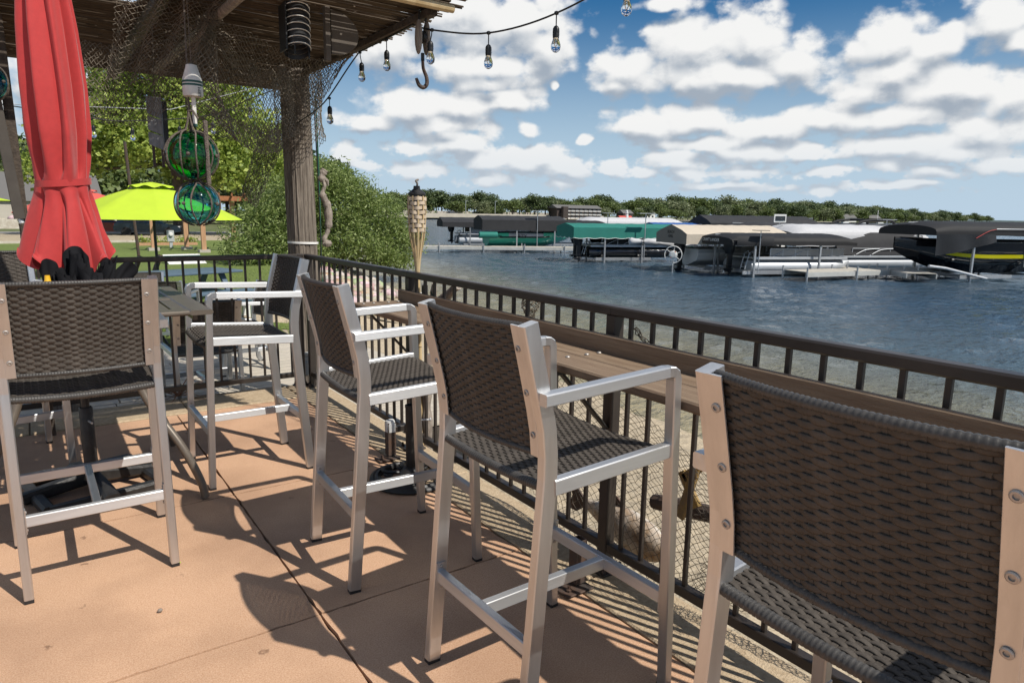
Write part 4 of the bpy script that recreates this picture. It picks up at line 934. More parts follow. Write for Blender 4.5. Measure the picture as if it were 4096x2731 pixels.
for z0, z1 in ((1.735, 1.815), (1.818, 1.905), (1.908, 2.03)): MB().poly([(-.045, 0, z0 + .03), (.03, -.008, z0), (.03, -.008, z1), (-.045, 0, z1 + (.02 if z1 < 2 else .0))], (0, .016, 0)).build('board', M['boards'], wb)
MB().box((.045, .004, 1.87), (.025, .03, .28)).build('backing', M['iron'], wb); MB().tube([(0, .01, 2.02), (.02, .02, 2.44)], .003, 6).build('cord', M['rope'], wb)
for x in (-.025, .022): MB().box((x, .01, 1.70), (.014, .012, .12)).build('hanger_strip', M['rust'], wb)

# pulley block and hook under the roof corner
pu = thing('pulley_block', 'old wooden pulley block with an iron hook hanging from the roof corner', 'pulley', (1.835, 3.50, 2.11))
for s in (-1, 1):
    MB().lathe([(.004, -.085), (.022, -.075), (.032, -.04), (.035, 0), (.032, .045), (.022, .078), (.004, .085)], (0, 0, 0), 20).mesh('x', M['drift'])
    o = MB(); o.ball((s * .024, 0, .22), 1, 16, (.012, .040, .090)); o.build('cheek', M['drift'], pu, True, 0)
MB().lathe([(.034, -.010), (.030, 0), (.034, .010)], (0, 0, .22), 20, axis=(1, 0, 0)).build('sheave', M['iron'], pu, True)
MB().tube([(-.02, 0, .30), (-.02, 0, .35), (-.0, 0, .362), (.02, 0, .35), (.02, 0, .30)], .006, 8).build('strap', M['iron'], pu, True)
MB().tube([(0, 0, .14), (0, 0, .10)], .010, 8).build('swivel', M['iron'], pu, True)
P = cat([(0, 0, .10), (.004, 0, .06), (.022, 0, .02), (.024, 0, -.015), (.004, 0, -.036), (-.022, 0, -.028), (-.036, 0, -.002), (-.040, 0, .008)], 6)
MB().tube(P, [.008 + .003 * math.sin(3.14 * i / len(P)) - .004 * max(0, i / len(P) - .7) for i in range(len(P))], 10).build('hook', M['rust'], pu, True, 0)

# ------------------------------------------------------------------ string lights
M['socket'] = mat('socket_black', (.010, .010, .010), .45)
def bulb(parent, p, drop=.06, s=1., lean=0):
    x, y, z = p
    o = MB().tube([(x, y, z), (x + lean * .3, y, z - drop * .5), (x + lean, y, z - drop)], .0028 * s, 6).build('drop_wire', M['greycable'], parent, True)
    x += lean; z -= drop
    o = MB().lathe([(.004, 0), (.010, -.004), (.0155, -.014), (.0165, -.030), (.0155, -.034), (.0165, -.038), (.015, -.055)], (x, y, z), 14).build('socket', M['socket'], parent, True, 40)
    zz = z - .054
    MB().lathe([(.0125, 0), (.016, -.012), (.0225, -.030), (.0235, -.042), (.020, -.055), (.010, -.064), (.002, -.066)], (x, y, zz), 16).build('glass_bulb', M['bglass'], parent, True, 0)
    MB().tube([(x - .006, y, zz - .008), (x - .006, y, zz - .03), (x, y, zz - .044), (x + .006, y, zz - .03), (x + .006, y, zz - .008)], .0012, 5).build('filament', M['filament'], parent, True)
sg = thing('string_lights', 'black festoon cable of clear bulbs running from the pole past the roof corner', 'string lights', (0, 0, 0))
A1 = cat([(1.765, 5.47, 2.06), (1.76, 5.0, 2.11), (1.765, 4.75, 2.17), (1.84, 4.55, 2.35), (1.86, 4.42, 2.42)], 8); A2 = cat([(1.86, 4.42, 2.42), (1.865, 4.02, 2.425), (1.85, 3.64, 2.425)], 5)
A3 = cat([(1.85, 3.64, 2.425), (1.86, 3.42, 2.355), (2.02, 3.13, 2.31), (2.12, 2.70, 2.33), (2.22, 2.25, 2.45), (2.4, 1.5, 2.75)], 8)
for A_ in (A1, A2, A3): MB().tube(A_, .0045, 8).build('cable', M['greycable'], sg, True)
for p, d, l in (((1.76, 4.72, 2.158), .05, 0), ((1.862, 4.42, 2.415), .06, .01), ((1.865, 4.02, 2.42), .06, 0), ((1.855, 3.43, 2.357), .055, -.01), ((2.02, 3.13, 2.31), .055, 0), ((2.12, 2.70, 2.33), .055, 0), ((2.205, 2.32, 2.43), .06, 0)):
    MB().box((p[0], p[1], p[2]), (.018, .018, .016), ch=.003).build('clip', M['socket'], sg); bulb(sg, p, d, 1, l)
s2 = thing('string_lights', 'festoon of bulbs strung beyond the boardwalk before the maple', 'string lights', (0, 0, 0))
C_ = cat([(-.4, 8.1, 2.35), (.55, 7.98, 2.255), (.92, 7.95, 2.25), (1.65, 7.83, 2.36), (2.05, 7.73, 2.56), (2.6, 7.6, 2.8)], 6); MB().tube(C_, .006, 6).build('cable', M['greycable'], s2, True)
MB().tube([(-.4, 8.2, 2.32), (1.3, 8.0, 2.40), (2.6, 7.7, 2.85)], .004, 5).build('steel_wire', M['alum2'], s2, True)
for p in ((.60, 7.975, 2.255), (.93, 7.95, 2.25), (1.35, 7.88, 2.30), (1.66, 7.83, 2.36), (2.02, 7.74, 2.54)): bulb(s2, p, .07)

# ------------------------------------------------------------------ tiki torch lashed to a railing post
tk = thing('tiki_torch', 'bamboo tiki torch with woven basket head and black oil can', 'torch', (1.845, 3.605, 0))
MB().tube([(.01, -.03, -.3), (.004, -.01, .6), (0, 0, 1.13)], .013, 12).build('cane', M['bamboo'], tk, True)
for z in (.35, .62, .88): MB().lathe([(.0135, -.004), (.0155, 0), (.0135, .004)], (.004, -.012, z), 12).build('node', M['bamboo'], tk, True)
for k in range(10):
    a = 6.2832 * k / 10; c, s_ = math.cos(a), math.sin(a)
    MB().sweep(cat([(.012 * c, .012 * s_, 1.06), (.020 * c, .020 * s_, 1.14), (.042 * c, .042 * s_, 1.26), (.048 * c, .048 * s_, 1.32), (.052 * c, .052 * s_, 1.40), (.051 * c, .051 * s_, 1.495)], 3), .010, .0035, up=(c, s_, 0), ch=.001).build('splint', M['bamboo'], tk)
for j in range(8):
    z = 1.292 + j * .0255; r0 = lerp(.046, .0515, min(1, j / 4))
    MB().grid(lambda u, v, z=z, j=j, r0=r0: ((r0 + .0046 * math.cos(5 * 6.2832 * u + math.pi * j)) * math.cos(6.2832 * u), (r0 + .0046 * math.cos(5 * 6.2832 * u + math.pi * j)) * math.sin(6.2832 * u), z + .020 * v + .002 * math.sin(3 * 6.28 * u + j)), 60, 2, closed_u=True).build('woven_band', M['strip'], tk, True, 0)
MB().lathe([(.040, 1.30), (.043, 1.50), (.050, 1.502), (.050, 1.512), (.020, 1.535), (.018, 1.552), (.015, 1.552), (.014, 1.54)], n=24).build('oil_can', M['iron'], tk, True, 40)
MB().tube(cat([(0, 0, 1.54), (.004, 0, 1.565), (-.003, .004, 1.58), (.012, 0, 1.588)], 4), .006, 7).build('wick', M['drift'], tk, True)
MB().lathe([(.016, -.004), (.018, 0), (.016, .004)], (0, 0, 1.115), 12).build('tie', M['strip'], tk, True)
MB().tube([(-.10, -.02, .935), (-.02, -.02, .937), (.02, -.018, .937), (.02, .01, .937)], .003, 6).build('cable_tie', M['ziptie'], tk)

# small things
pn = thing('spiky_plant', 'dry reddish spiky plant growing through the end railing', 'plant', (.80, 5.50, 0)); q = random.Random(8)
for i in range(26):
    a = q.uniform(0, 6.28); L = q.uniform(.22, .48); up_ = q.uniform(.1, .9)
    P = [(L * t_ * math.cos(a) * (1 - .3 * up_), L * t_ * math.sin(a) * (1 - .3 * up_) * .6, .02 + L * (up_ * t_ * 1.2 - (1.1 - .5 * up_) * t_ * t_ * .75) + .0) for t_ in (0, .25, .5, .75, 1)]
    P = [(x, y, max(.012, z)) for x, y, z in P]
    MB().sweep(P, [.012, .012, .010, .007, .002], .002, ch=.0005).build('blade', M['tan_leaf'], pn)
st_ = thing('cut_log', 'upright cut log standing behind the end railing', 'log', (.10, 6.05, -.14))
MB().lathe([(.13, 0), (.125, .10), (.12, .18), (.0, .182)], n=24, fold=9, fa=.03).build('trunk_piece', M['pole'], st_, True, 40)
sd_ = MB(); sd_.ball((-.02 + .275, 2.50, .008), .009, 8, (1, .8, .8)); tag(sd_.build('seed_pod', M['drift'], None, True, 0), 'small brown seed pod on the sunny slab', 'seed pod')
lf = MB(); lf.poly([(.36, 2.83, .004), (.372, 2.836, .007), (.378, 2.832, .004), (.368, 2.826, .004)], (0, 0, .001)); tag(lf.build('fallen_leaf', M['lime']), 'tiny yellow green leaf on the sunny slab', 'leaf')
def dropping(label, x, y, z, s, seed):
    q = random.Random(seed); pts = [(x + s * (.6 + .5 * q.random()) * math.cos(a), y + s * (.6 + .5 * q.random()) * math.sin(a), z) for a in [i * 6.2832 / 14 for i in range(14)]]
    tag(MB().poly(pts, (0, 0, .0015)).build('bird_dropping', M['white']), label, 'bird dropping')
dropping('white bird dropping on the shaded slab below the ledge', 1.225, 1.13, .002, .010, 1)
dropping('white dropping on the woven seat of the stool', 1.16, .56, .757, .008, 2)

# ------------------------------------------------------------------ trees
def leafmat(name, dark, mid, light, tr=.35):
    m = bpy.data.materials.new(name); m.use_nodes = True; t = m.node_tree; t.nodes.clear()
    g = t.nodes.new('ShaderNodeNewGeometry'); r = t.nodes.new('ShaderNodeValToRGB'); e = r.color_ramp.elements
    e[0].color = (*dark, 1); e[1].color = (*light, 1); k = e.new(.55); k.color = (*mid, 1); t.links.new(g.outputs['Random Per Island'], r.inputs[0])
    d = t.nodes.new('ShaderNodeBsdfPrincipled'); d.inputs['Roughness'].default_value = .55; tl = t.nodes.new('ShaderNodeBsdfTranslucent'); mx = t.nodes.new('ShaderNodeMixShader'); mx.inputs[0].default_value = tr
    t.links.new(r.outputs[0], d.inputs['Base Color']); t.links.new(r.outputs[0], tl.inputs[0]); t.links.new(d.outputs[0], mx.inputs[1]); t.links.new(tl.outputs[0], mx.inputs[2])
    o = t.nodes.new('ShaderNodeOutputMaterial'); t.links.new(mx.outputs[0], o.inputs[0]); return m
M['maple'] = leafmat('maple_leaf', (.16, .23, .045), (.34, .43, .085), (.55, .62, .15), .45)
M['willow'] = leafmat('willow_leaf', (.10, .15, .035), (.20, .27, .065), (.37, .43, .17), .35)
M['farleaf'] = [leafmat('far_leaf', (.075, .11, .032), (.13, .175, .05), (.21, .25, .075), .25), leafmat('far_leaf_pale', (.12, .15, .07), (.19, .22, .10), (.28, .31, .17), .25), leafmat('far_leaf_deep', (.045, .075, .026), (.08, .115, .04), (.13, .17, .06), .2)]
M['bark'] = mat('bark', (.07, .055, .042), .9, c2=(.13, .105, .085), vscale=4, bump=.8, bscale=8)
def crown_mesh(name, blobs, n, size, m, rng, aspect=.7, droop=0.):
    """leaf faces gathered in clumps through the volume of several blobs"""
    vs = []; fs = []; tot = sum(b[3] ** 2 for b in blobs)
    for (cx, cy, cz, rad, sq) in blobs:
        k = int(n * rad * rad / tot); cl = max(4, k // 14)
        for c in range(cl):
            th = rng.uniform(0, 6.2832); ph = math.acos(rng.uniform(-.75, 1)); rr = rad * (rng.random() ** .33) * rng.uniform(.82, 1.08)
            px, py, pz = cx + rr * math.sin(ph) * math.cos(th), cy + rr * math.sin(ph) * math.sin(th), cz + rr * math.cos(ph) * sq
            spread = size * 2.3
            for q in range(k // cl):
                x, y, z = px + rng.gauss(0, spread), py + rng.gauss(0, spread), pz + rng.gauss(0, spread * .6) - droop * rng.random()
                s = size * rng.uniform(.6, 1.25); a = Vector((rng.gauss(0, 1), rng.gauss(0, 1), rng.gauss(0, .8) - droop * 1.2)).normalized(); b = a.cross(Vector((rng.gauss(0, 1), rng.gauss(0, 1), rng.gauss(0, 1)))).normalized()
                p = Vector((x, y, z)); o = len(vs); vs += [tuple(p - a * s), tuple(p + b * s * aspect), tuple(p + a * s), tuple(p - b * s * aspect)]; fs.append((o, o + 1, o + 2, o + 3))
    me = bpy.data.meshes.new(name); me.from_pydata(vs, [], fs); me.materials.append(m); return me
def trunk_mesh(h, r, limbs, rng):
    mb = MB(); mb.tube([(0, 0, 0), (r * .2, 0, h * .3), (0, r * .2, h * .65), (0, 0, h)], [r * 1.35, r, r * .8, r * .5], 10)
    for p in limbs:
        st = (0, 0, h * rng.uniform(.45, .95)); mid = ((p[0]) * .45, p[1] * .45, lerp(st[2], p[2], .6)); mb.tube([st, mid, p], [r * .5, r * .3, r * .08], 7)
    return mb
trng = random.Random(31)
mp_ = thing('maple_tree', 'big leafy maple tree beyond the parking lot, hung behind the nets', 'tree', (9.6, 58.5, -.6))
bl = [(0, 0, 9.2, 5.6, .9), (-4.4, 0, 8.0, 4.0, .85), (4.2, -1, 7.4, 4.0, .85), (-2, -1, 12, 3.8, .8), (2.6, 0, 11.6, 3.6, .8), (-6.4, 0, 6.0, 2.8, .8), (6.4, 0, 5.6, 2.8, .8), (-1, -3, 6.4, 3.6, .7), (2, 2, 6, 3.5, .7), (-8.0, -1, 4.6, 2.0, .7), (3.4, -3, 4.6, 2.4, .7)]
tag(link('crown', crown_mesh('crown', bl, 52000, .17, M['maple'], trng), mp_))
trunk_mesh(7.5, .45, [(b[0] * .8, b[1] * .8, b[2]) for b in bl], trng).build('trunk', M['bark'], mp_, True, 40)
wl = thing('willow_tree', 'wide bushy willow overhanging the water beside the stone bank', 'tree', (9.3, 24.9, -.75))
bl = [(0, 0, 2.5, 1.75, .9), (-1.7, .2, 2.2, 1.5, .9), (1.5, 0, 2.0, 1.4, .85), (-2.7, 0, 1.5, 1.25, .8), (2.4, -.4, 1.2, 1.05, .7), (-.6, -.5, 3.2, 1.15, .8), (.5, -.8, 1.0, 1.3, .6), (-1.6, -.8, .9, 1.2, .6), (-3.2, -.5, .8, .9, .6), (1.9, -.9, .55, .9, .5)]
link('crown', crown_mesh('crown', bl, 58000, .080, M['willow'], trng, aspect=.28, droop=.25), wl)
mb = MB()
for p in [(b[0] * .9, b[1] * .9, b[2]) for b in bl]: mb.tube([(p[0] * .1, 0, 0), (p[0] * .45, p[1] * .4, p[2] * .5), p], [.13, .08, .02], 7)
mb.build('trunk', M['bark'], wl, True, 40)

# tree kinds for the far shore
kinds = []
for k in range(7):
    rng = random.Random(50 + k); h = rng.uniform(9.5, 12.5); m = M['farleaf'][(0, 0, 1, 2, 0, 1, 2)[k]]; nb = 6
    bl = [(rng.gauss(0, 1.5), rng.gauss(0, 1.5), h * rng.uniform(.38, .82), rng.uniform(1.9, 2.9), .85) for i in range(nb)] + [(0, 0, h * .55, 3.4, 1.0)]
    kinds.append((crown_mesh('crown', bl, 2600, .42, m, rng), trunk_mesh(h * .6, .28, [], rng).mesh('trunk', M['bark'], True)))
conif = []
for k in range(2):
    rng = random.Random(70 + k); bl = [(0, 0, 2 + i * 1.35, 2.5 * (1 - i / 8.5), .55) for i in range(8)]
    conif.append((crown_mesh('crown', bl, 1600, .34, M['farleaf'][2], rng), trunk_mesh(10, .2, [], rng).mesh('trunk', M['bark'], True)))
def plant_tree(x, y, z, s, kd, label, group, name='shore_tree', sz=1.):
    t = thing(name, label, 'tree', (x, y, z), trng.uniform(0, 6.28), group); t.scale = (s, s, s * sz)
    link('crown', kd[0], t); link('trunk', kd[1], t); return t
FAR = [(60, 150), (131, 270), (196, 266), (310, 279), (530, 298), (900, 410), (1690, 592)]
def along(s):
    """point on the far shore at path length s"""
    for (x0, y0), (x1, y1) in zip(FAR, FAR[1:]):
        L = math.hypot(x1 - x0, y1 - y0)
        if s <= L: return x0 + (x1 - x0) * s / L, y0 + (y1 - y0) * s / L, (-(y1 - y0) / L, (x1 - x0) / L)
        s -= L
    return FAR[-1][0], FAR[-1][1], (0, 1)
total = sum(math.hypot(b[0] - a[0], b[1] - a[1]) for a, b in zip(FAR, FAR[1:]))
ZONE = [(0, 150, 'by the highway'), (150, 235, 'between the highway and the brown hotel'), (235, 285, 'in front of and beside the brown hotel'), (285, 400, 'between the hotel and the lake houses'), (400, 560, 'beside the pale lake house'), (560, 900, 'past the brown lake house'), (900, 9999, 'on the distant point')]
KN = ['round green tree', 'pale silvery tree', 'deep green tree']
LK = (0, 0, 1, 2, 0, 1, 2)
for row, (off, rise, jit) in enumerate(((7, 0, 3), (20, 2.0, 5), (40, 4.0, 8))):
    s = 150 if row == 0 else 40
    while s < total * .97:
        x, y, n = along(s); rngd = math.hypot(x, y); step = 6.6 * max(1, rngd / 300) * trng.uniform(.75, 1.3)
        if trng.random() < (.92 if row else .75) and not (row == 0 and 215 < s < 262 and trng.random() < .15):
            o_ = off * max(1, rngd / 400) + trng.uniform(-jit, jit) + (22 if s < 205 else 0); k = trng.randrange(7)
            sc_ = (1.28 if rngd > 450 else 1.) * trng.uniform(.78, 1.12) * (.70 if row == 0 else .92) * (1 + .25 * max(0, rngd / 600 - .6)); zn = [z_ for a_, b_, z_ in ZONE if a_ <= s < b_][0]
            t_ = plant_tree(x + n[0] * o_, y + n[1] * o_, -.65 + rise * .6, sc_, kinds[k], KN[LK[k]] + (' in front ' if row == 0 else ' far back ' if row == 2 else ' ') + 'across the lake ' + zn, 'trees across the lake ' + zn); t_.scale.x *= 1.4; t_.scale.y *= 1.4
        s += step
wr = random.Random(77); bl = []; s = 30
while s < total * .97:                                # the wood behind reads as one mass
    x, y, n = along(s); rd = math.hypot(x, y); k_ = max(1, rd / 330)
    for o_, h_ in ((30, 3.2), (44, 5.5), (62, 7.2)): bl.append((x + n[0] * o_ * k_ + wr.uniform(-3, 3), y + n[1] * o_ * k_, h_ * wr.uniform(.85, 1.15) * (1 if s > 110 else .85) * (1 + .12 * (k_ - 1)), 5.2 * k_ * .8, .75))
    s += 7.5 * k_
tag(link('far_wood', crown_mesh('far_wood', bl, 60000, .75, M['farleaf'][0], wr)), 'dense green wood rising behind the far shore trees', 'wood', kind='stuff')
# conifers on the left part, behind the highway
for i in range(16):
    x, y, n = along(100 + i * 9 + trng.uniform(-3, 3)); plant_tree(x + n[0] * (34 + trng.uniform(-6, 10)), y + n[1] * 38, 0, trng.uniform(.68, .92), conif[i % 2], 'dark pointed conifer behind the highway across the lake', 'conifers on the far shore', 'conifer_tree')
# wood on the near side, left behind the parking
for i in range(46):
    a = R(trng.uniform(-6, 21)); d = trng.uniform(98, 150); k = trng.randrange(7)
    plant_tree(d * math.sin(a), d * math.cos(a), -.62 + (1.2 if d > 120 else 0), trng.uniform(.75, 1.0), kinds[k], ['green broadleaf tree in the wood behind the parking lot', 'pale broadleaf tree in the wood behind the parking lot', 'deep green tree in the wood behind the parking lot'][LK[k]], 'trees behind the parking lot', 'wood_tree')

# ------------------------------------------------------------------ across the lake: highway, hotel, houses
M['conc'] = mat('pale_concrete', (.46, .42, .36), .85, var=.08, vscale=.3)
M['hotelwall'] = mat('hotel_brown', (.055, .042, .036), .8); M['hotelwhite'] = mat('hotel_white', (.55, .53, .50), .7); M['roofgrey'] = mat('grey_shingle', (.13, .125, .12), .85)
hw = MB(); hw.sweep([(96, 222, .35), (137, 283, .35), (199, 279, .35), (260, 285, .35)], .8, 2.2); hw.sweep([(92, 228, .9), (133, 293, .9), (198, 289, .9), (262, 296, .9)], 9, .3); tag(hw.build('highway', M['conc']), kind='structure')
hw = MB(); hw.sweep([(90, 236, 1.2), (130, 301, 1.2), (197, 297, 1.2), (262, 304, 1.2)], 1.2, 2.6); tag(hw.build('sound_wall', M['conc']), 'long pale wall along the highway across the lake', 'wall')
def hotel(x, y, rz):
    t = thing('hotel', 'three storey brown hotel with white balconies among trees across the lake', 'building', (x, y, -.62), rz); t.scale = (.9, .9, .66)
    L = 30; MB().box((0, 5, 4.2), (L, 9, 8.4)).build('wall', M['hotelwall'], t)
    r_ = MB(); r_.poly([(-L / 2 - .6, -.4, 8.4), (-L / 2 - .6, 10.4, 8.4), (-L / 2 - .6, 5, 11.0)], (L + 1.2, 0, 0)); r_.build('roof', M['roofgrey'], t)
    MB().box((-L / 2 + 4, -1.2, 4.8), (3.2, 2.4, 9.6)).build('stair_tower', M['hotelwall'], t)
    for k in range(3):
        for j in range(8):
            x0 = -L / 2 + 7 + j * 3.0
            MB().box((x0, -.7, 1.0 + k * 2.7), (2.7, .1, 1.0)).build('balcony', M['hotelwhite'], t); MB().box((x0, -.05, 1.9 + k * 2.7), (1.6, .12, 1.5)).build('window', M['glassdark'], t)
    return t
M['glassdark'] = mat('dark_glass', (.03, .035, .04), .08)
hotel(232, 272, R(-6)); 
def house(label, x, y, z, rz, w, d, h, wall, roof):
    t = thing('house', label, 'house', (x, y, z), rz); MB().box((0, 0, h / 2), (w, d, h)).build('wall', wall, t)
    r_ = MB(); r_.poly([(-w / 2 - .3, -d / 2 - .3, h), (-w / 2 - .3, d / 2 + .3, h), (-w / 2 - .3, 0, h + d * .38)], (w + .6, 0, 0)); r_.build('roof', roof, t)
    for sx in (-.3, .05, .32): MB().box((sx * w, -d / 2 - .02, h * .55), (w * .14, .06, h * .32)).build('window', M['glassdark'], t)
    return t
house('white house high among the trees beyond the highway', 158, 318, 1.5, R(20), 7, 6, 6.5, M['white'], M['roofgrey'])
house('pale lake house by the water on the far shore', 562, 316, -.6, R(-10), 14, 8, 3.6, M['white'], M['roofgrey'])
house('grey roofed lake house half hidden by far shore trees', 296, 290, -.4, R(5), 12, 8, 3.4, M['white'], M['roofgrey'])
house('small dark boathouse at the far waterline', 262, 270, -.6, 0, 7, 5, 3.4, M['hotelwall'], M['roofgrey'])
house('brown lake house with grey roof toward the far point', 644, 338, -.6, R(-15), 14, 8, 3.6, M['hotelwall'], M['roofgrey'])
lh = thing('toy_lighthouse', 'little white garden lighthouse at the far waterline', 'lighthouse', (256, 262.5, -.6))
MB().lathe([(1.1, 0), (.75, 3.4), (1.0, 3.5), (1.0, 3.7), (.6, 3.8), (.6, 4.7), (.05, 5.3)], n=14).build('tower', M['white'], lh, True, 40)
sh = MB(); sh.poly([(150, 266.5, -1.1), (310, 276, -1.1), (531, 294.5, -1.1), (531, 296.5, -1.1), (310, 279, -1.1), (150, 270, -1.1)], (0, 0, .75)); tag(sh.build('far_shore_bank', M['stone']), kind='structure')
def lamp(x, y, h):
    t = thing('street_lamp', 'tall lamp post along the highway across the lake', 'street lamp', (x, y, -.5), 0, 'lamps along the highway'); MB().tube([(0, 0, 0), (0, 0, h)], .12, 6).build('post', M['alum2'], t); MB().box((.5, 0, h), (1.2, .3, .15)).build('head', M['alum2'], t)
for x, y in ((118, 262), (143, 284), (170, 282), (186, 281)): lamp(x, y, 8)
hz = MB(); hz.poly([(1500, 700, -1.2), (3100, 760, -1.2), (3100, 900, -1.2), (1500, 900, -1.2)], (0, 0, 7)); M['farblue'] = mat('haze_tinted_wood', (.09, .125, .13), .9, var=.2, vscale=.02)  # bluish colour has the haze of distance mixed in
tag(hz.build('distant_wooded_shore', M['farblue']), kind='structure')

# ------------------------------------------------------------------ vehicles
M['carred'] = mat('maroon_paint', (.12, .012, .014), .25, .3, coat=.5); M['carblue'] = mat('navy_paint', (.012, .026, .045), .22, .3, coat=.6); M['tyre'] = mat('tyre', (.015, .015, .015), .8); M['rim'] = mat('alloy_rim', (.55, .55, .55), .35, .8); M['taillamp'] = mat('tail_lamp', (.45, .01, .01), .3)
M['cargrey'] = mat('grey_car_paint', (.10, .10, .105), .3, .3)
def car(name, label, x, y, z, rz, paint, hatch=True, parts=True, group=None):
    t = thing(name, label, 'car', (x, y, z), rz, group); W = .88
    low_ = [(-2.15, .38), (-2.2, .60), (-2.12, .92), (-1.2, .98), (1.0, .93), (1.9, .80), (2.18, .62), (2.2, .36), (1.75, .28), (-1.7, .28)]
    MB().poly([(a, -W, b) for a, b in low_], (0, 2 * W, 0)).build('body', paint, t)
    up_ = [(-2.05, .90), (-1.85, 1.30), (-1.45, 1.52), (-.2, 1.56), (.35, 1.48), (1.1, .93)] if hatch else [(-1.75, .92), (-1.15, 1.36), (-.6, 1.46), (.1, 1.44), (.95, .93)]
    mb = MB(); n = len(up_); a = [(p, -W + .05 + .14 * max(0, (q - .92)) / .6, q) for p, q in up_]; b = [(p, W - .05 - .14 * max(0, (q - .92)) / .6, q) for p, q in up_]
    mb.add(a + b, [tuple(reversed(range(n))), tuple(range(n, 2 * n))] + [(i, (i + 1) % n, n + (i + 1) % n, n + i) for i in range(n)]); mb.build('cabin', paint, t)
    if not parts: return t
    for s in (-1, 1):
        wp = [(-1.55, 1.0), (-1.35, 1.36), (-.15, 1.42), (-.15, 1.0)] if hatch else [(-1.15, .98), (-.85, 1.28), (-.25, 1.34), (-.25, .98)]
        wq = [(-.08, 1.0), (-.08, 1.42), (.25, 1.38), (.80, 1.0)] if hatch else [(-.18, .98), (-.18, 1.34), (.1, 1.32), (.68, .98)]
        for w_ in (wp, wq): MB().poly([(p, s * (W - .05 - .14 * (q - .92) / .6 + .004), q) for p, q in w_], (0, s * .012, 0)).build('side_window', M['glassdark'], t)
        for xx in (-1.38, 1.38):
            o = MB().lathe([(.20, -.10), (.31, -.10), (.335, -.05), (.335, .05), (.31, .10), (.20, .10)], (xx, s * (W - .06), .335), 24, axis=(0, s, 0)).build('wheel', M['tyre'], t, True, 40)
            rm = MB(); rm.lathe([(.20, .06), (.215, .095), (.19, .10), (.185, .07), (.03, .06)], (xx, s * (W - .06), .335), 24, axis=(0, s, 0), cap=False)
            for k in range(10):
                q = 6.2832 * k / 10; rm.sweep([(xx + .04 * math.cos(q), s * (W + .028), .335 + .04 * math.sin(q)), (xx + .19 * math.cos(q), s * (W + .034), .335 + .19 * math.sin(q))], .035, .012, up=(0, 1, 0))
            rm.build('rim', M['rim'], o)
        MB().box((-2.12, s * .68, .82), (.12, .26, .18)).build('tail_light', M['taillamp'], t); MB().box((2.02, s * .62, .68), (.22, .36, .12)).build('headlight', M['white'], t)
    return t
car('parked_car', 'dark blue hatchback parked beyond the lime parasol', 7.3, 57.6, -.60, R(-14), M['carblue'], True)
car('parked_car', 'maroon saloon parked behind the blue hatchback', 4.6, 59.5, -.60, R(-8), M['carred'], False)
for x, y in ((112, 254), (146, 287), (165, 286)): car('distant_car', 'tiny dark car driving on the highway across the lake', x, y, 1.05, R(12), M['cargrey'], True, False, 'cars on the far highway')

# ------------------------------------------------------------------ left: lawn furniture
def umbrella(label, x, y, zg, ztop, zed, rad, m, n=8, lean=0.):
    t = thing('patio_umbrella', label, 'umbrella', (x, y, zg)); H = ztop - zg; E_ = zed - zg
    MB().tube([(0, 0, 0), (0, 0, H)], .025, 10).build('pole', M['iron'], t, True)
    cn = MB()
    def can(u, v):
        a = 6.2832 * u; k = (u * n) % 1; r = rad * (1 - .035 * math.sin(math.pi * k)) * lerp(.16, 1, v); s = math.sin(math.pi * k)
        return (r * math.cos(a), r * math.sin(a), lerp(H - .14, E_, v ** 1.25) - .05 * s * v * (1 - v) * 2)
    cn.grid(can, n * 8, 10, closed_u=True); cn.build('canopy', m, t, True, 30)
    MB().grid(lambda u, v: (rad * lerp(.01, .24, v) * math.cos(6.2832 * u), rad * lerp(.01, .24, v) * math.sin(6.2832 * u), H - .035 - .085 * v - .02 * math.cos(n * 6.2832 * u) * v), n * 6, 5, closed_u=True).build('vent_cap', m, t, True, 30)
    for k in range(n):
        a = 6.2832 * k / n; MB().sweep([(rad * .16 * math.cos(a), rad * .16 * math.sin(a), H - .16), (rad * .985 * math.cos(a), rad * .985 * math.sin(a), E_ - .02)], .014, .02).build('rib', M['iron'], t)
    return t
umbrella('open lime green umbrella on the lawn behind the railing', 1.85, 13.9, -.40, 1.90, 1.22, 1.52, M['lime'])
umbrella('open coral red umbrella behind the lime one', 1.2, 21.5, -.45, 1.95, 1.25, 1.55, M['red2'])
umbrella('open yellow umbrella at the far left beyond the parasol', -1.75, 24, -.45, 1.95, 1.55, 1.45, M['lime'])
rt = thing('round_table', 'round dark mesh table on the lawn with low chairs', 'table', (1.05, 10.1, -.35))
MB().lathe([(.0, .72), (.50, .72), (.52, .735), (.50, .75), (.0, .75)], n=40).build('table_top', M['iron'], rt, True, 40)
for k in range(4): a = .8 + 1.5708 * k; MB().tube([(.12 * math.cos(a), .12 * math.sin(a), .72), (.16 * math.cos(a), .16 * math.sin(a), .4), (.42 * math.cos(a), .42 * math.sin(a), .01)], .016, 8).build('leg', M['iron'], rt, True)
M['slate'] = mat('slate_blue_plastic', (.085, .13, .175), .6, var=.1)
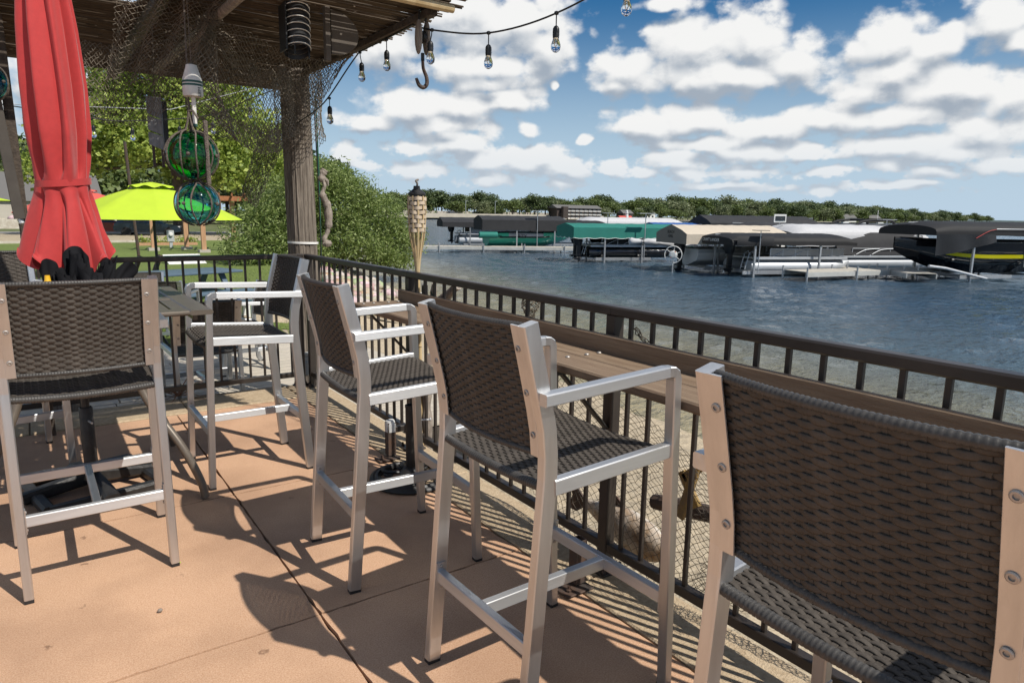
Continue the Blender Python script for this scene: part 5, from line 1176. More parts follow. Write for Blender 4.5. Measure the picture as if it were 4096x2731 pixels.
def picnic(label, x, y, z, rz):
    t = thing('picnic_table', label, 'picnic table', (x, y, z), rz, 'slate blue picnic tables')
    for i in range(5): MB().box((0, -.34 + i * .17, .74), (1.8, .15, .04), ch=.008).build('top_plank', M['slate'], t)
    for s in (-1, 1):
        for j in (0, 1): MB().box((0, s * (.62 + .15 * j), .44), (1.8, .14, .04), ch=.008).build('seat_plank', M['slate'], t)
        MB().sweep([(s * .6, -.68, .02), (s * .6, -.22, .72)], .09, .05).build('leg', M['slate'], t); MB().sweep([(s * .6, .68, .02), (s * .6, .22, .72)], .09, .05).build('leg', M['slate'], t); MB().sweep([(s * .545, -.72, .40), (s * .545, .72, .40)], .05, .09).build('seat_beam', M['slate'], t)
    return t
picnic('slate blue picnic table on the lawn past the woven chairs', 1.95, 12.3, -.36, R(20)); picnic('slate blue picnic table left of the red parasol', -1.2, 17.5, -.42, R(5))
ct = thing('low_bench', 'low white legged bench on the grass', 'bench', (2.62, 11.9, -.36), R(5)); MB().box((0, 0, .28), (.62, .30, .03)).build('seat', M['slate'], ct)
for sx in (-.26, .26):
    for sy in (-.11, .11): MB().box((sx, sy, .132), (.045, .045, .264)).build('leg', M['white'], ct)
M['gamered'] = mat('painted_board', (.62, .55, .42), .7)
cg = thing('lawn_game_board', 'slanted white and coloured lawn game board on the grass', 'game board', (4.35, 25.5, -.50), R(4)); MB().poly([(-.6, 0, .02), (.6, 0, .02), (.6, .9, .30), (-.6, .9, .30)], (0, 0, .05)).build('board', M['white'], cg)
for i, mm in enumerate(('gamered', 'yellow', 'dkgreen')): MB().poly([(-.6, .25 + i * .2, .152 + i * .062), (.6, .25 + i * .2, .152 + i * .062), (.6, .36 + i * .2, .186 + i * .062), (-.6, .36 + i * .2, .186 + i * .062)], (0, 0, .004)).build('stripe', M[mm], cg)
# cedar pergola
pg = thing('pergola', 'cedar pergola with four posts standing on the lawn', 'pergola', (0, 0, -.52))
PP = [(4.62, 35.4), (6.12, 36.0), (6.33, 33.1), (7.8, 33.9)]
for x, y in PP:
    o = MB().sweep([(x, y, .15), (x, y, 2.35)], .19, .19, up=(1, 0, 0)).build('post', M['woodpost'], pg); MB().box((x, y, .08), (.45, .45, .16)).build('footing', M['conc'], pg)
MB().sweep([(4.3, 35.2, 2.43), (8.3, 33.2 + .2, 2.43)], .08, .2).build('beam', M['pergred'], pg); MB().sweep([(4.4, 36.6, 2.43), (8.6, 34.8, 2.43)], .08, .2).build('beam', M['pergred'], pg); MB().sweep([(5.9, 32.8, 2.43), (8.4, 33.5, 2.43)], .08, .2).build('beam', M['pergred'], pg)
for i in range(9): MB().sweep([(4.6 + i * .5, 34.2 - i * .22, 2.60), (5.2 + i * .5, 37.0 - i * .22, 2.60)], .05, .14).build('slat', M['pergred'], pg)
# white angled gate rail, meter, flower bed, lantern pole
gt = thing('white_rail', 'white painted wooden gate rail by the stone bank', 'gate', (10.4, 40.5, -.55), R(-8))
for a, b in (((-1.2, 0, .0), (-1.2, 0, .95)), ((1.2, 0, 0), (1.2, 0, .85)), ((-1.2, 0, .95), (-.9, 0, 1.15)), ((-.9, 0, 1.15), (1.4, 0, 1.15)), ((-1.0, 0, .1), (.6, 0, 1.0)), ((-1.2, 0, .55), (1.2, 0, .6))): MB().sweep([a, b], .13, .10).build('rail', M['white'], gt)
fb = thing('flower_bed', 'raised brick flower bed with leafy plants by the parking', 'flower bed', (6.0, 40.8, -.56)); MB().box((0, 0, .10), (2.8, 1.0, .2)).build('edging', M['woodpost'], fb)
link('plants', crown_mesh('plants', [(x_, 0, .28, .26, .7) for x_ in (-1.1, -.5, .2, .8, 1.2)], 900, .06, M['maple'], trng), fb)
mt = thing('utility_meter', 'grey utility meter box on a post in the lawn', 'utility box', (5.75, 38, -.52)); MB().box((0, 0, .60), (.30, .2, .55)).build('cabinet', M['box'], mt); MB().box((0, 0, .16), (.14, .12, .33)).build('stand', M['box'], mt); MB().lathe([(.09, 0), (.09, .08), (.07, .1)], (0, -.10, .68), 16, axis=(0, -1, 0)).build('dial', M['white'], mt)
ps = MB().tube([(3.05, 27, -.5), (2.98, 27, 1.2), (2.90, 27, 3.6)], .05, 8).build('lamp_pole', M['rust']); tag(ps, 'thin leaning rusty pole on the lawn left of the lime umbrella', 'pole')
for k, (x0, y0) in enumerate(((1.45, 15.7), (1.85, 15.9))): tag(MB().sweep([(x0, y0, -.42), (x0 + .35, y0 + .1, .45 + .0 * k)], .12, .06).build('leaning_board', M['rust']), 'dark leaning board end beside the round table' if k else 'dark leaning board end beside the parasol hem', 'board')
house('white clapboard garage behind the parked cars', 4.2, 100, -.62, R(5), 8, 4, 2.3, M['white'], M['roofgrey'])
house('low beige roadside building left of the parasol', -6.5, 92, -.62, R(3), 26, 8, 2.6, M['conc'], M['roofgrey'])
wl_ = thing('stone_wall', 'rough pale boulder wall beyond the parking lot', 'stone wall', (-12, 80, -.62))
for i in range(90):
    q = random.Random(i); o = link('boulder', stones[i % 9], wl_, (q.uniform(-9, 13.5), q.uniform(-.4, .4), q.uniform(.1, 1.5))); r_ = q.uniform(.35, .6); o.scale = (r_, r_, r_)
# folded mast of an offset umbrella, far left
M['drift2'] = mat('grey_brown_sleeve', (.07, .06, .05), .7, var=.2)
ms = thing('umbrella_mast', 'dark wooden offset umbrella mast with a crank handle behind the parasol', 'umbrella mast', (-.02, 5.0, 0))
MB().sweep([(.02, 0, -.2), (-.02, 0, 2.45)], .05, .06, up=(0, 1, 0)).build('post', M['dktimber'], ms); MB().sweep([(-.02, -.04, 1.33), (-.07, -.04, 2.0)], .055, .05, up=(0, 1, 0)).build('sleeve', M['drift2'], ms)
MB().lathe([(.012, 0), (.02, .03), (.016, .08), (.022, .11), (.010, .12)], (-.008, -.045, 1.19), 12).build('handle', M['dktimber'], ms, True); MB().tube([(-.02, -.04, 1.33), (-.01, -.045, 1.30)], .015, 8).build('crank', M['alum2'], ms)

# ------------------------------------------------------------------ boats on lifts, and docks
M['cv_black'] = mat('black_canopy', (.013, .013, .014), .75, var=.15, vscale=1.2, bump=.25, bscale=2.2); M['cv_char'] = mat('charcoal_canopy', (.026, .026, .028), .8, var=.15, vscale=1.5, bump=.25, bscale=2.5)
M['cv_teal'] = mat('teal_canopy', (.018, .17, .135), .75, var=.10, vscale=1.2, bump=.3, bscale=2.2); M['cv_beige'] = mat('beige_canopy', (.52, .45, .36), .8, var=.06, bump=.25, bscale=2.2); M['cv_white'] = mat('white_canopy', (.50, .50, .51), .7, var=.05, bump=.2, bscale=2)
M['cv_blue'] = mat('blue_canopy', (.02, .09, .30), .75); M['cv_taupe'] = mat('taupe_panel', (.20, .18, .155), .8); M['steel'] = mat('galvanised', (.48, .49, .50), .4, .7, var=.1)
M['tube'] = mat('pontoon_aluminium', (.52, .54, .56), .5, .45, var=.06, vscale=2); M['gel_black'] = mat('black_gelcoat', (.010, .010, .012), .12, coat=.5); M['gel_green'] = mat('mint_gelcoat', (.06, .46, .30), .15, coat=.4); M['gel_white'] = mat('white_gelcoat', (.66, .66, .64), .2); M['gel_yellow'] = mat('yellow_gelcoat', (.75, .66, .01), .25)
M['gel_grey'] = mat('grey_gelcoat', (.40, .41, .42), .2); M['engine'] = mat('outboard_black', (.016, .017, .020), .3); M['fence'] = mat('pontoon_fence', (.36, .35, .33), .5); M['dockdeck'] = mat('dock_deck', (.46, .43, .37), .8, var=.12, vscale=3); M['dockside'] = mat('dock_side', (.50, .50, .47), .6, .3, var=.12, vscale=2)
RZ = R(-20)
def lift(label, P, L, W, zb, ze, zr, m, kind='gable', face=None, legs=(1.4, 3.6), logo=None, scal=False, rz=RZ, group='covered boat lifts on the lake', side_drop=0.):
    """canopy on a lift frame: x along the boat, y across; origin at the near stern corner, at water level"""
    t = thing('boat_lift', label, 'boat lift', (P[0], P[1], WATER), rz, group); b_, e_, r_ = zb - WATER, ze - WATER, zr - WATER
    if kind == 'gable':
        k = .9
        prof = [(0, b_), (0, e_), (W * .16, lerp(e_, r_, .42)), (W / 2, r_), (W * .84, lerp(e_, r_, .42)), (W, e_), (W, b_)]
    else: prof = [(0, b_)] + [(W / 2 - W / 2 * math.cos(a), e_ + (r_ - e_) * math.sin(a) ** .8) for a in [math.pi * i / 10 for i in range(11)]] + [(W, b_)]
    n = len(prof); nx = 44
    def can(u, v):
        i = u * (n - 1); k = min(int(i), n - 2); y, z = vl(prof[k], prof[k + 1], i - k); x = L * v; f = 1.
        if kind == 'arch' : f = 1 - .30 * (max(0, .10 - v) / .10) ** 2 - .35 * (max(0, v - .90) / .10) ** 2
        top = (z - b_) / max(.01, r_ - b_); z2 = b_ + (z - b_) * f
        if kind == 'gable' and v > .93: z2 = b_ + (z - b_) * lerp(1, .72, (v - .93) / .07)
        rib = -.018 * abs(math.sin(math.pi * v * 9)) * top
        if u in (0., 1.) or z <= b_ + .001:
            z2 = b_ - side_drop * (.5 - .5 * math.cos(v * 6.28)) + ((-.05 * abs(math.sin(v * 9 * math.pi))) if scal else .012 * math.sin(v * 23))
        return (x, y, z2 + rib)
    MB().grid(can, (n - 1) * 3 + 1, nx).build('canopy', m, t, True, 40)
    for xx, flip in ((0.0, 0), (L, 1)):
        fz = [(can(i / ((n - 1) * 3), 0. if not flip else 1.)) for i in range((n - 1) * 3 + 1)]
        if scal and not flip: fz = fz + [(0, W * (1 - j / 12), b_ - .06 * abs(math.sin(j * math.pi / 3))) for j in range(1, 12)]
        MB().poly([(xx - (.004 if not flip else -.004), p[1], p[2]) for p in fz], (.008, 0, 0)).build('end_panel', face or m, t)
    if scal:
        MB().tube([(L * j / 60, -.012, b_ - .05 * abs(math.sin(j / 60 * 9 * math.pi)) - .01) for j in range(61)], .014, 5).build('white_piping', M['white'], t, True)
        MB().tube([(-.012, W * j / 24, b_ - .06 * abs(math.sin(j * math.pi / 6)) - .01) for j in range(25)], .014, 5).build('white_piping', M['white'], t, True)
    for xx in legs:
        for yy in (.08, W - .08): MB().sweep([(xx, yy, -1.4), (xx, yy, b_ + .12)], .085, .085, up=(1, 0, 0)).build('leg', M['steel'], t)
        MB().sweep([(xx, .13, .22), (xx, W - .13, .22)], .10, .14).build('cross_beam', M['steel'], t)
    for yy in (.08, W - .08): MB().sweep([(legs[0] - .5, yy + .09, .20), (legs[1] + .6, yy + .09, .20)], .07, .15).build('side_beam', M['steel'], t)
    MB().sweep([(.05, W / 2, r_ - .08), (L - .05, W / 2, r_ - .16)], .05, .05).build('ridge_tube', M['steel'], t)
    if logo:
        for txt, dy, dz, s in logo:
            cu = bpy.data.curves.new('logo', 'FONT'); cu.body = txt; cu.size = s; cu.align_x = 'CENTER'; cu.extrude = .002; cu.materials.append(M['white'] if face is None else M['black'])
            text_mesh('lettering', cu, t, (-.012, W / 2 + dy, dz - WATER), (R(90), 0, R(-90)))
    return t
def outboard(t, x, y, z, s=1.):
    """motor on the transom: cowl, leg, gearcase, propeller"""
    q = MB()
    prof = [(0, .14, .16), (.18, .20, .21), (.42, .22, .22), (.62, .20, .20), (.74, .12, .14), (.78, .04, .05)]
    q.grid(lambda u, v: (lambda k, f: (x + s * (lerp(prof[k][1], prof[k + 1][1], f) * 1.25 * math.cos(6.2832 * u) - .05 * v), y + s * lerp(prof[k][2], prof[k + 1][2], f) * math.sin(6.2832 * u), z + s * lerp(prof[k][0], prof[k + 1][0], f)))(min(4, int(v * 5)), v * 5 - min(4, int(v * 5))), 16, 11, closed_u=True)
    o = q.build('outboard_motor', M['engine'], t, True, 0)
    MB().sweep([(x + .04 * s, y, z + .05), (x + .02 * s, y, z - .62 * s)], .12 * s, .22 * s, up=(1, 0, 0)).build('leg', M['engine'], o)
    MB().tube([(x + .22 * s, y, z - .68 * s), (x - .05 * s, y, z - .68 * s), (x - .24 * s, y, z - .68 * s)], [.03 * s, .085 * s, .05 * s], 12).build('gearcase', M['engine'], o, True)
    MB().poly([(x - .02 * s, y - .01, z - .74 * s), (x + .16 * s, y - .01, z - .74 * s), (x + .02 * s, y - .01, z - .95 * s)], (0, .02, 0)).build('skeg', M['engine'], o)
    MB().box((x - .08 * s, y, z - .50 * s), (.5 * s, .30 * s, .02 * s)).build('cavitation_plate', M['engine'], o)
    for k in range(3):
        a = 2.094 * k; MB().poly([(x - .26 * s, y + .03 * math.cos(a), z - .68 * s + .03 * math.sin(a)), (x - .25 * s, y + .16 * s * math.cos(a - .35), z - .68 * s + .16 * s * math.sin(a - .35)), (x - .29 * s, y + .17 * s * math.cos(a + .35), z - .68 * s + .17 * s * math.sin(a + .35))], (.012, 0, 0)).build('propeller_blade', M['rim'], o)
    return o
def pontoon(label, P, x0, L, W, zt, r, zd, zf, fence, tubem, rz=RZ, motor=True, bare=False, chrome=True, yy=.35):
    t = thing('pontoon_boat', label, 'pontoon boat', (P[0], P[1], WATER), rz, 'boats on the lifts'); zt -= WATER; zd -= WATER; zf -= WATER
    for y in (yy + r, yy + W - r):
        MB().tube([(x0, y, zt), (x0 + .05, y, zt), (x0 + L * .82, y, zt), (x0 + L * .92, y, zt + r * .25), (x0 + L, y, zt + r * .85)], [r * .94, r, r, r * .78, .04], 20).build('pontoon_tube', tubem, t, True, 50)
        MB().sweep([(x0 + .3, y - r * .0, zt + r + .01), (x0 + L * .84, y, zt + r + .01)], .10, zd - zt - r - .03).build('riser', M['black'] if not chrome else M['tube'], t)
    MB().box((x0 + L * .47, yy + W / 2, zd), (L * .92, W, .08)).build('deck', M['dockside'], t)
    MB().sweep([(x0 + .05, yy - .02, zd), (x0 + L * .93, yy - .02, zd)], .03, .11).build('rub_rail', M['tube'], t)
    if not bare:
        npan = 6; a0, a1 = x0 + .9, x0 + L * .90
        for k in range(npan):
            u, v = lerp(a0, a1, k / npan), lerp(a0, a1, (k + 1) / npan)
            MB().box(((u + v) / 2, yy + .04, (zd + zf) / 2 + .06), (v - u - .03, .03, zf - zd - .08)).build('fence_panel', fence, t); MB().sweep([(u, yy + .04, zd + .05), (u, yy + .04, zf + .03)], .035, .035, up=(1, 0, 0)).build('fence_post', M['tube'], t)
            MB().box(((u + v) / 2, yy + W - .04, (zd + zf) / 2 + .06), (v - u - .03, .03, zf - zd - .08)).build('fence_panel', fence, t)
        for z in (zf + .035, zd + .06): MB().sweep([(a0, yy + .035, z), (a1, yy + .035, z)], .035, .035).build('fence_rail', M['tube'], t)
        for k in (0, 1): MB().tube(cat([(x0 + 1.0 + k, yy + .0, zd + .06), (x0 + 1.7 + k, yy, zf - .04), (x0 + 2.6 + k, yy, zf + .02)], 6), .015, 6).build('arched_rail', M['tube'], t, True)
    MB().tube([(x0 + .2, yy + .15, zd + .10), (x0 + .05, yy + .15, zd + .30), (x0 - .10, yy + .15, zd + .2), (x0 - .28, yy + .15, zt - .1)], .02, 6).build('ladder_rail', M['tube'], t, True); MB().tube([(x0 + .2, yy + .5, zd + .10), (x0 + .05, yy + .5, zd + .30), (x0 - .10, yy + .5, zd + .2), (x0 - .28, yy + .5, zt - .1)], .02, 6).build('ladder_rail', M['tube'], t, True)
    for z_ in (zt, zt + .2): MB().tube([(x0 - .27 + .4 * (z_ - zt), yy + .15, z_), (x0 - .27 + .4 * (z_ - zt), yy + .5, z_)], .018, 6).build('ladder_step', M['tube'], t)
    if motor: outboard(t, x0 - .45, yy + W * .5, zd + .12, 1.05)
    return t
def runabout(name, label, P, x0, L, W, zk, zs, hull, stripe=None, stripe_m=None, rz=RZ, flip=False, cover=None, yy=.4, catg='boat'):
    """hull lofted from keel to sheer; bow at high x unless flip"""
    t = thing(name, label, catg, (P[0], P[1], WATER), rz, 'boats on the lifts'); K, S_ = zk - WATER, zs - WATER
    def sec(v, a):
        w = W / 2 * (1 - max(0, (v - .55) / .45) ** 2.2 * .97); rise = (max(0, v - .5) / .5) ** 2.2; k = K + (S_ - K) * .72 * rise; s = S_ + .10 * rise - .10 * max(0, .25 - v)
        ch = lerp(k, s, .36)
        pts = [(0, k), (w * .86, ch), (w * .97, lerp(ch, s, .5)), (w, s), (w * .93, s + .03)]
        i = a * 4; j = min(3, int(i)); return vl(pts[j], pts[j + 1], i - j)
    def hf(u, v):
        a = abs(u * 2 - 1); y, z = sec(v, a); xx = L * (v if not flip else 1 - v); x_ = x0 + xx + (0 if a < .2 else 0)
        return (x_, yy + W / 2 + (y if u > .5 else -y), z)
    MB().grid(hf, 33, 30).build('hull', hull, t, True, 50)
    fz = [hf(i / 32, 0.) for i in range(33)]; MB().poly(fz, (.01, 0, 0)).build('transom', hull, t)
    def dk(u, v):
        y, z = sec(v, 1.); return (x0 + L * (v if not flip else 1 - v), yy + W / 2 + y * (u * 2 - 1), z + .06 * math.sin(math.pi * u) + (.0))
    MB().grid(dk, 9, 24).build('deck', cover or hull, t, True, 0)
    for (a0, a1, v0, v1, mm) in (stripe or ()):
        for s in (0, 1):
            def sf(u, v):
                vv = lerp(v0, v1, u); y, z = sec(vv, lerp(a0, a1, v)); q = .012; return (x0 + L * (vv if not flip else 1 - vv), yy + W / 2 + (-(y + q) if s == 0 else y + q), z)
            MB().grid(sf, 30, 3).build('side_stripe', M[mm], t, True, 0)
    return t
BK = 'CRAFT LANDER'
# A: far left charcoal canopy and shiny pontoon
PA = (26.6, 47.6); lift('charcoal gabled boat canopy standing leftmost, beyond the long pale dock', PA, 8.2, 3.0, .35, .74, 1.12, M['cv_char'], face=M['cv_black'], legs=(2.2, 5.2))
pontoon('pontoon boat with gleaming bare tubes under the leftmost charcoal canopy', PA, 1.4, 6.5, 2.5, -.70, .32, -.18, .28, M['fence'], M['tube'])
# B: charcoal canopy with the mint green boat
PB = (25.7, 40.4); lift('charcoal gabled canopy with a deep side skirt over the mint boat', PB, 6.6, 3.0, .30, 1.02, 1.32, M['cv_char'], face=M['cv_black'], legs=(2.5, 5.3), logo=[('Tigé', 0, .9, .22)])
gb = runabout('ski_boat', 'mint green ski boat with white and black side panel on its lift', PB, .6, 6.4, 2.4, -.95, .10, M['gel_green'], [(.58, .97, .22, .62, 'gel_grey'), (.50, .58, .12, .70, 'gel_black'), (.80, .97, .50, .64, 'gel_black')], None, cover=M['gel_green'])
for txt, x_, z_, s_ in (('RZX', 3.0, -.18, .34), ('tige', 1.3, -.14, .26)):
    cu = bpy.data.curves.new('hull_name', 'FONT'); cu.body = txt; cu.size = s_; cu.align_x = 'CENTER'; cu.extrude = .003; cu.materials.append(M['black']); text_mesh('lettering', cu, gb, (x_, .345, z_ - WATER - .04), (R(90 - 8), 0, 0))
mt2 = MB(); mt2.lathe([(.0, 0), (.08, 0), (.08, .02), (.20, .02), (.22, .0), (.22, 1.25), (.20, 1.27), (.0, 1.27)], (0, 0, 0), 20, axis=(1, 0, 0)); mo = mt2.build('rolled_mat', M['cv_teal'], None, True, 40); mo.location = (25.2, 40.0, -.02); mo.rotation_euler = (0, 0, RZ); tag(mo, 'rolled teal foam mat on the stern of the mint boat', 'foam mat')
lift('black round topped canopy half hidden behind the mint boat', (33.4, 45.2), 7, 3.2, .05, .62, 1.0, M['cv_black'], 'arch', legs=(2, 5), logo=[(BK, 0, .35, .16)])
# C: teal
PC = (24.7, 29.4); lift('teal green boat canopy with scalloped white edging', PC, 7.4, 3.0, .20, .76, .98, M['cv_teal'], 'gable', legs=(1.9, 4.2), scal=True)
pc = pontoon('dark pontoon boat with black outboard under the teal canopy', PC, 1.1, 6.4, 2.4, -.66, .30, -.28, .12, M['cv_black'], M['gel_black'], chrome=False)
outboard(pc, .5, .6, .95, 1.05)
# D: beige
PD = (25.3, 21.9); lift('beige gabled boat canopy with dark taupe end panel', PD, 6.0, 3.1, .14, .62, 1.05, M['cv_beige'], 'gable', face=M['cv_taupe'], legs=(1.6, 4.4), logo=[('BEACH', 0, .62, .22), ('KING', 0, .42, .20)])
db = runabout('bow_rider', 'white stern boat with outboard under the beige canopy', PD, .9, 5.6, 2.3, -.95, -.10, M['gel_white'], [(.6, .8, .0, .9, 'gel_grey')], cover=M['gel_white']); outboard(db, .45, 1.4, .75, 1.0)
# E: black rounded in front
PE = (25.2, 19.2); lift('black rounded boat canopy with white lettering nearest the L-shaped dock', PE, 6.5, 3.1, .22, .42, .74, M['cv_black'], 'arch', legs=(1.2, 4.6), logo=[(BK, .25, .34, .20)])
MB_ = MB(); MB_.grid(lambda u, v: (lerp(.15, 2.0, u), -.06 - .05 * math.sin(math.pi * v) - .02 * math.sin(9 * u), lerp(.62, .20, v) - WATER), 16, 6); fl_ = MB_.build('rolled_flap', M['cv_char'], None, True, 0); fl_.location = (PE[0], PE[1], WATER); fl_.rotation_euler = (0, 0, RZ); tag(fl_, 'charcoal side flap hanging on the black rounded canopy', 'canopy flap')
pontoon('silver pontoon boat with grey fence panels beside the L-shaped dock', PE, 1.3, 5.4, 2.4, -.78, .32, -.36, .02, M['fence'], M['tube'])
# solar panel on the lift
sp = thing('solar_panel', 'small dark solar panel on a thin pole above the black rounded canopy', 'solar panel', (26.3, 18.6, WATER)); MB().tube([(0, 0, .2), (0, 0, 2.05)], .022, 6).build('pole', M['steel'], sp); q_ = MB().box((0, 0, 2.08), (.62, .42, .03), RZ).build('panel', M['glassdark'], sp)
def sign_t(label, x, y, z1):
    t = thing('solar_panel', label, 'solar panel', (x, y, WATER), 0, 'solar panels on lift poles'); MB().tube([(0, 0, .2), (0, 0, z1 - WATER)], .03, 6).build('pole', M['steel'], t); MB().box((0, 0, z1 - WATER + .02), (.95, .42, .03), RZ).build('panel', M['alum2'], t)
sign_t('flat pale solar panel on a pole rising through the teal canopy edge', 28.4, 27.6, 1.55); sign_t('flat pale solar panel on a pole by the charcoal canopy', 29.4, 39.0, 1.65); sign_t('flat solar panel on a pole behind the white canopy', 39.2, 19.7, 1.42); sign_t('slim solar panel on a pole behind the teal canopy', 37, 40, 1.6)
wp = thing('solar_panel', 'white framed solar panel standing on the long dark canopy', 'solar panel', (42.0, 28.3, WATER)); MB().tube([(0, 0, .5), (0, 0, 2.4)], .03, 6).build('pole', M['steel'], wp); MB().box((0, 0, 2.62), (.95, .05, .55), RZ).build('frame', M['white'], wp); MB().box((-.01, -.03, 2.62), (.75, .05, .30), RZ).build('panel', M['glassdark'], wp)
# F white, I / K / M back row, J blue
lift('large white boat canopy with grey arched end behind the black one', (32.6, 20.9), 8.5, 3.6, .0, .58, 1.14, M['cv_white'], 'arch', face=M['cv_taupe'], legs=(2, 6))
lift('long dark canopy far behind the beige one, white framed panel before it', (44.8, 36.4), 11, 3.6, .45, .98, 1.62, M['cv_char'], 'gable', legs=(2, 8), logo=[(BK, .2, .75, .2)])
lift('very long low dark canopy beyond the white canopy', (40.2, 29.6), 15, 3.6, .3, .72, 1.14, M['cv_char'], 'arch', legs=(2, 11))
lift('pale white canopy showing above the teal one', (39.4, 45.3), 9.5, 3.4, .3, .80, 1.30, M['cv_white'], 'arch', legs=(2, 7))
lift('blue canopy peeking out between the teal and the beige ones', (41, 38.5), 5, 3.2, .3, .66, .95, M['cv_blue'], 'gable', legs=(1, 4))
# G: covered pontoon
PG = (34.4, 19.6); pg_ = pontoon('pontoon boat under a fitted charcoal cover, silver rails at the bow', PG, .3, 6.4, 2.5, -.88, .30, -.52, -.12, M['cv_black'], M['tube'], motor=False)
MB().grid(lambda u, v: (lerp(.3, 5.9, v), .33 + 2.54 * u, (lerp(-.46, .0, min(1, math.sin(math.pi * u) * 3)) if False else lerp(-.42, (.30 + .50 * min(1, v * 2.6) - .45 * max(0, v - .72)), min(1, math.sin(math.pi * u) * 2.6))) - WATER), 18, 24).build('cover', M['cv_char'], pg_, True, 0)
# boat with tower behind
tw = runabout('tower_boat', 'white boat with a black padded tower arch behind the covered pontoon', (36.2, 20.8), 0, 6.5, 2.4, -.9, .15, M['gel_white'], cover=M['cv_white'])
for s in (.5, 2.5): MB().sweep([(.6, s, .35 - WATER), (1.5, s, 1.02 - WATER)], .09, .05).build('tower_leg', M['white'], tw)
for s in (.5, 2.5): MB().tube(cat([(1.5, s, 1.02 - WATER), (1.9, s, 1.28 - WATER), (2.8, s, 1.40 - WATER), (3.9, s, 1.38 - WATER), (4.2, s, 1.2 - WATER)], 5), .08, 8).build('tower_pad', M['cv_black'], tw, True)
MB().tube([(2.9, .5, 1.40 - WATER), (2.9, 2.5, 1.40 - WATER)], .06, 8).build('tower_crossbar', M['cv_black'], tw); MB().tube([(3.0, .5, 1.4 - WATER), (3.0, .5, 1.95 - WATER)], .015, 5).build('antenna', M['white'], tw)
# H: black wake boat, yellow stripe, long black canopy with mesh curtain
PH = (31.6, 13.75); lift('long black canopy over the black wake boat with a yellow stripe', PH, 10.5, 3.2, .80, 1.02, 1.42, M['cv_black'], 'arch', legs=(2.2, 6.2))
M['mesh'] = mat('mesh_curtain', (.014, .014, .015), .4, bump=.6, bscale=6, spec=.4)
def cur(u, v): return (lerp(.0, 3.2, u), -.02 + .06 * math.sin(12 * u) * v - .05 * v, lerp(.86, lerp(-.05, .55, u ** 1.4), v) - WATER)
c2_ = MB(); c2_.grid(cur, 40, 14); o_ = c2_.build('mesh_curtain', M['mesh'], None, True, 0); o_.location = (PH[0], PH[1], WATER); o_.rotation_euler = (0, 0, RZ); tag(o_, 'black mesh curtain hanging at the stern end of the long black canopy', 'curtain')
runabout('wake_boat', 'black wake boat with a bright yellow side stripe, raised on its lift', PH, -.5, 9.0, 2.6, -.95, .52, M['gel_black'], [(.36, .45, .10, .80, 'gel_yellow'), (.50, .72, .24, .66, 'cv_char'), (.84, .95, .30, .72, 'cv_taupe')], flip=True, cover=M['cv_black'])
wx = thing('lift_controls', 'white lift control box on the side beam by the wake boat', 'control box', (PH[0], PH[1], WATER), RZ); MB().box((5.4, -.15, .82), (.75, .3, .36)).build('box', M['white'], wx)
for xx in (4.05, 8.0): pass
for x0, x1, z0, z1 in ((.6, 2.9, .62, .15), ):
    b2 = MB().tube([(x0 - .9, -.1, z0 + .1), (x0, -.1, z0), (x1, -.1, z1)], .06, 8).build('bunk_rail', M['alum2'], wx, True)
MB().tube(cat([(2.1, -.05, 1.9), (2.75, -.05, 2.2), (3.25, -.05, 2.3)], 4), .012, 6).build('red_strap', M['red'], wx, True); MB().tube([(3.15, -.05, 2.3), (5.55, -.05, 2.3), (6.15, -.05, 1.9)], .02, 6).build('bow_tube', M['alum2'], wx, True)
# hand wheel and white covered jet craft before the beige canopy
whl = thing('lift_winch', 'large white lift hand wheel with orange marks by the beige canopy', 'hand wheel', (24.9, 22.3, -.35), R(-55))
MB().tube([(.40 * math.cos(a), 0, .40 * math.sin(a)) for a in [i * 6.2832 / 32 for i in range(32)]], .022, 6, closed=True).build('rim', M['white'], whl, True)
for k in range(6): a = 6.2832 * k / 6 + .4; MB().tube([(.1 * math.cos(a), 0, .1 * math.sin(a)), (.40 * math.cos(a), 0, .40 * math.sin(a))], .014, 5).build('spoke', M['white'], whl)
MB().lathe([(.20, -.06), (.20, .06), (.12, .09)], (0, 0, 0), 8, axis=(0, -1, 0)).build('hub', M['white'], whl)
for k in (0, 1): MB().box((.09 * (1 - 2 * k), -.075, .10 * (1 - 2 * k)), (.05, .01, .12)).build('orange_mark', M['orange'], whl)
MB().tube([(0, 0, -.3), (0, 0, -1.2)], .035, 6).build('stand', M['steel'], whl)
jc = thing('covered_sail', 'bundled white canvas cover lying along the lift beside the teal canopy', 'canvas cover', (25.9, 26.3, .0), R(-34))
P_ = cat([(0, 0, .10), (1.2, 0, .08), (2.6, 0, -.08), (3.9, 0, -.2), (5.2, 0, -.3)], 6); MB().tube(P_, [.15 + .05 * math.sin(i * 1.3) + .03 * math.sin(i * 2.9) for i in range(len(P_))], 12).build('bundle', M['cv_white'], jc, True, 0)
for i in (4, 11, 18): p = P_[i]; MB().lathe([(.215, -.02), (.215, .02)], (p.x, 0, p.z), 14, axis=(1, 0, 0), cap=False).build('strap', M['black'], jc)
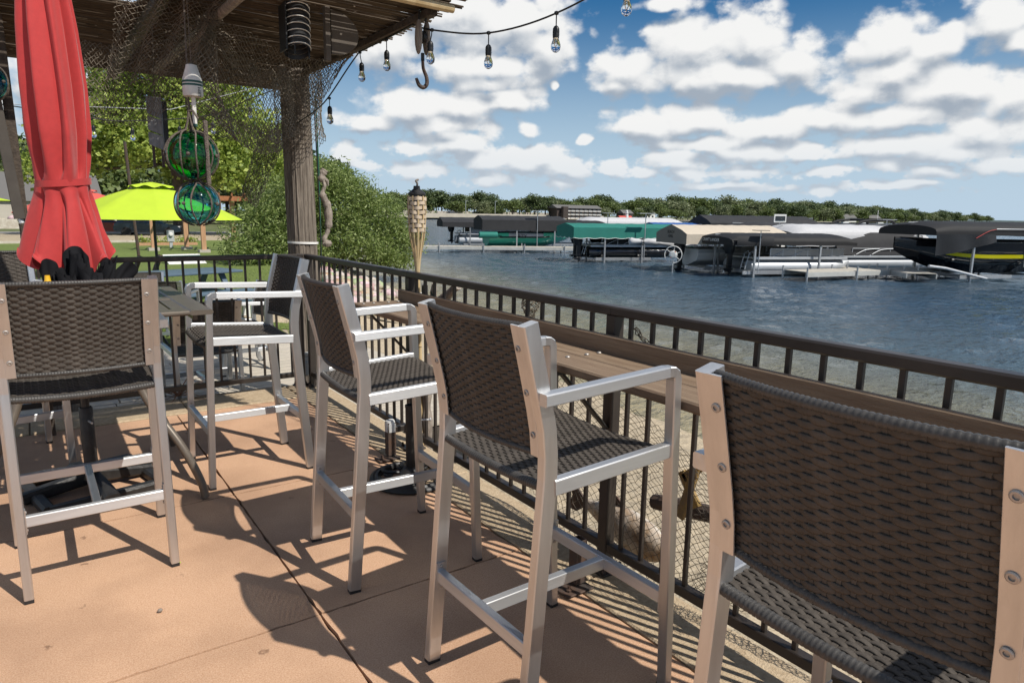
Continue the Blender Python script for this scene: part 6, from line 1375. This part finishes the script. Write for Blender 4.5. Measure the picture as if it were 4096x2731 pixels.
# docks
def dock(label, pts, w, zt, legs=True):
    t = thing('dock', label, 'dock', (0, 0, 0), 0, 'aluminium docks')
    for (a, b) in zip(pts, pts[1:]):
        A_, B_ = Vector((*a, zt)), Vector((*b, zt)); d = (B_ - A_); L = d.length; d /= L; nrm = Vector((-d.y, d.x, 0)); n = max(1, round(L / 3.0))
        for k in range(n):
            p, q = A_ + d * (L * k / n + .02), A_ + d * (L * (k + 1) / n - .02)
            for s in (-1, 1): MB().sweep([p + nrm * (s * w / 2) - Vector((0, 0, .10)), q + nrm * (s * w / 2) - Vector((0, 0, .10))], .05, .20).build('side_beam', M['dockside'], t)
            m_ = int(L / n / .30)
            for j in range(m_):
                c = p + (q - p) * ((j + .5) / m_); MB().box((c.x, c.y, zt + .012), (L / n / m_ - .02, w - .04, .03), math.atan2(d.y, d.x)).build('deck_panel', M['dockdeck'], t)
            if legs:
                for s in (-1, 1): c = p + nrm * (s * (w / 2 + .06)); MB().tube([(c.x, c.y, -2.6), (c.x, c.y, zt + .22)], .04, 8).build('leg', M['steel'], t, True)
    return t
dock('long pale dock reaching out from behind the willow', [(17.5, 44.2), (25.5, 40.05), (33.0, 36.2)], 1.2, -.80)
dock('short L-shaped dock with pale deck panels beside the silver pontoon', [(26.9, 17.2), (32.6, 16.0), (40, 14.6)], 1.25, -.82)
dock('side arm of the L-shaped dock pointing toward the beach', [(32.4, 15.35), (31.1, 13.9)], 1.2, -.82)
dk3 = dock('dark dock running back between the covered boats', [(31.5, 16.9), (33.5, 22.5), (36, 30)], 1.1, -.84)
mst = thing('moored_post', 'white post standing in the water at the willow edge', 'post', (17.6, 42.3, WATER)); MB().tube([(0, 0, -.5), (0, 0, 1.6)], .10, 8).build('post', M['white'], mst, True); MB().box((0, 0, .5), (.3, .3, .5)).build('float', M['white'], mst)
# red canvas boats at the far shore
for i, (x, y, c) in enumerate(((430, 279, 'cv_blue'), (445, 281, 'cv_white'), (505, 285, 'cv_beige'), (540, 290, 'cv_white'), (585, 300, 'gel_yellow'), (345, 272, 'cv_white'), (255, 263, 'red2'))):
    t = thing('distant_boat', ['tiny blue covered boat at the far shore', 'tiny white covered boat at the far shore', 'tiny beige covered boat at the far shore', 'tiny white covered boat at the far shore', 'tiny yellow covered boat at the far shore', 'tiny white covered boat at the far shore', 'tiny red covered boat at the far shore'][i], 'boat', (x, y, WATER), R(-8), 'boats at the far shore')
    MB().poly([(-4, -1.2, 1.6), (-4, 1.2, 1.6), (-4, .9, 2.5), (-4, 0, 2.8), (-4, -.9, 2.5)], (8, 0, 0)).build('canopy', M[c], t); MB().poly([(-3.2, -1, .1), (3, -1, .1), (4, -1, .9), (-3.2, -1, .9)], (0, 2, 0)).build('hull', M['gel_white'], t)
    for s in (-1, 1): MB().tube([(3.2 * s, 0, -.5), (3.2 * s, 0, 1.7)], .08, 5).build('leg', M['steel'], t)
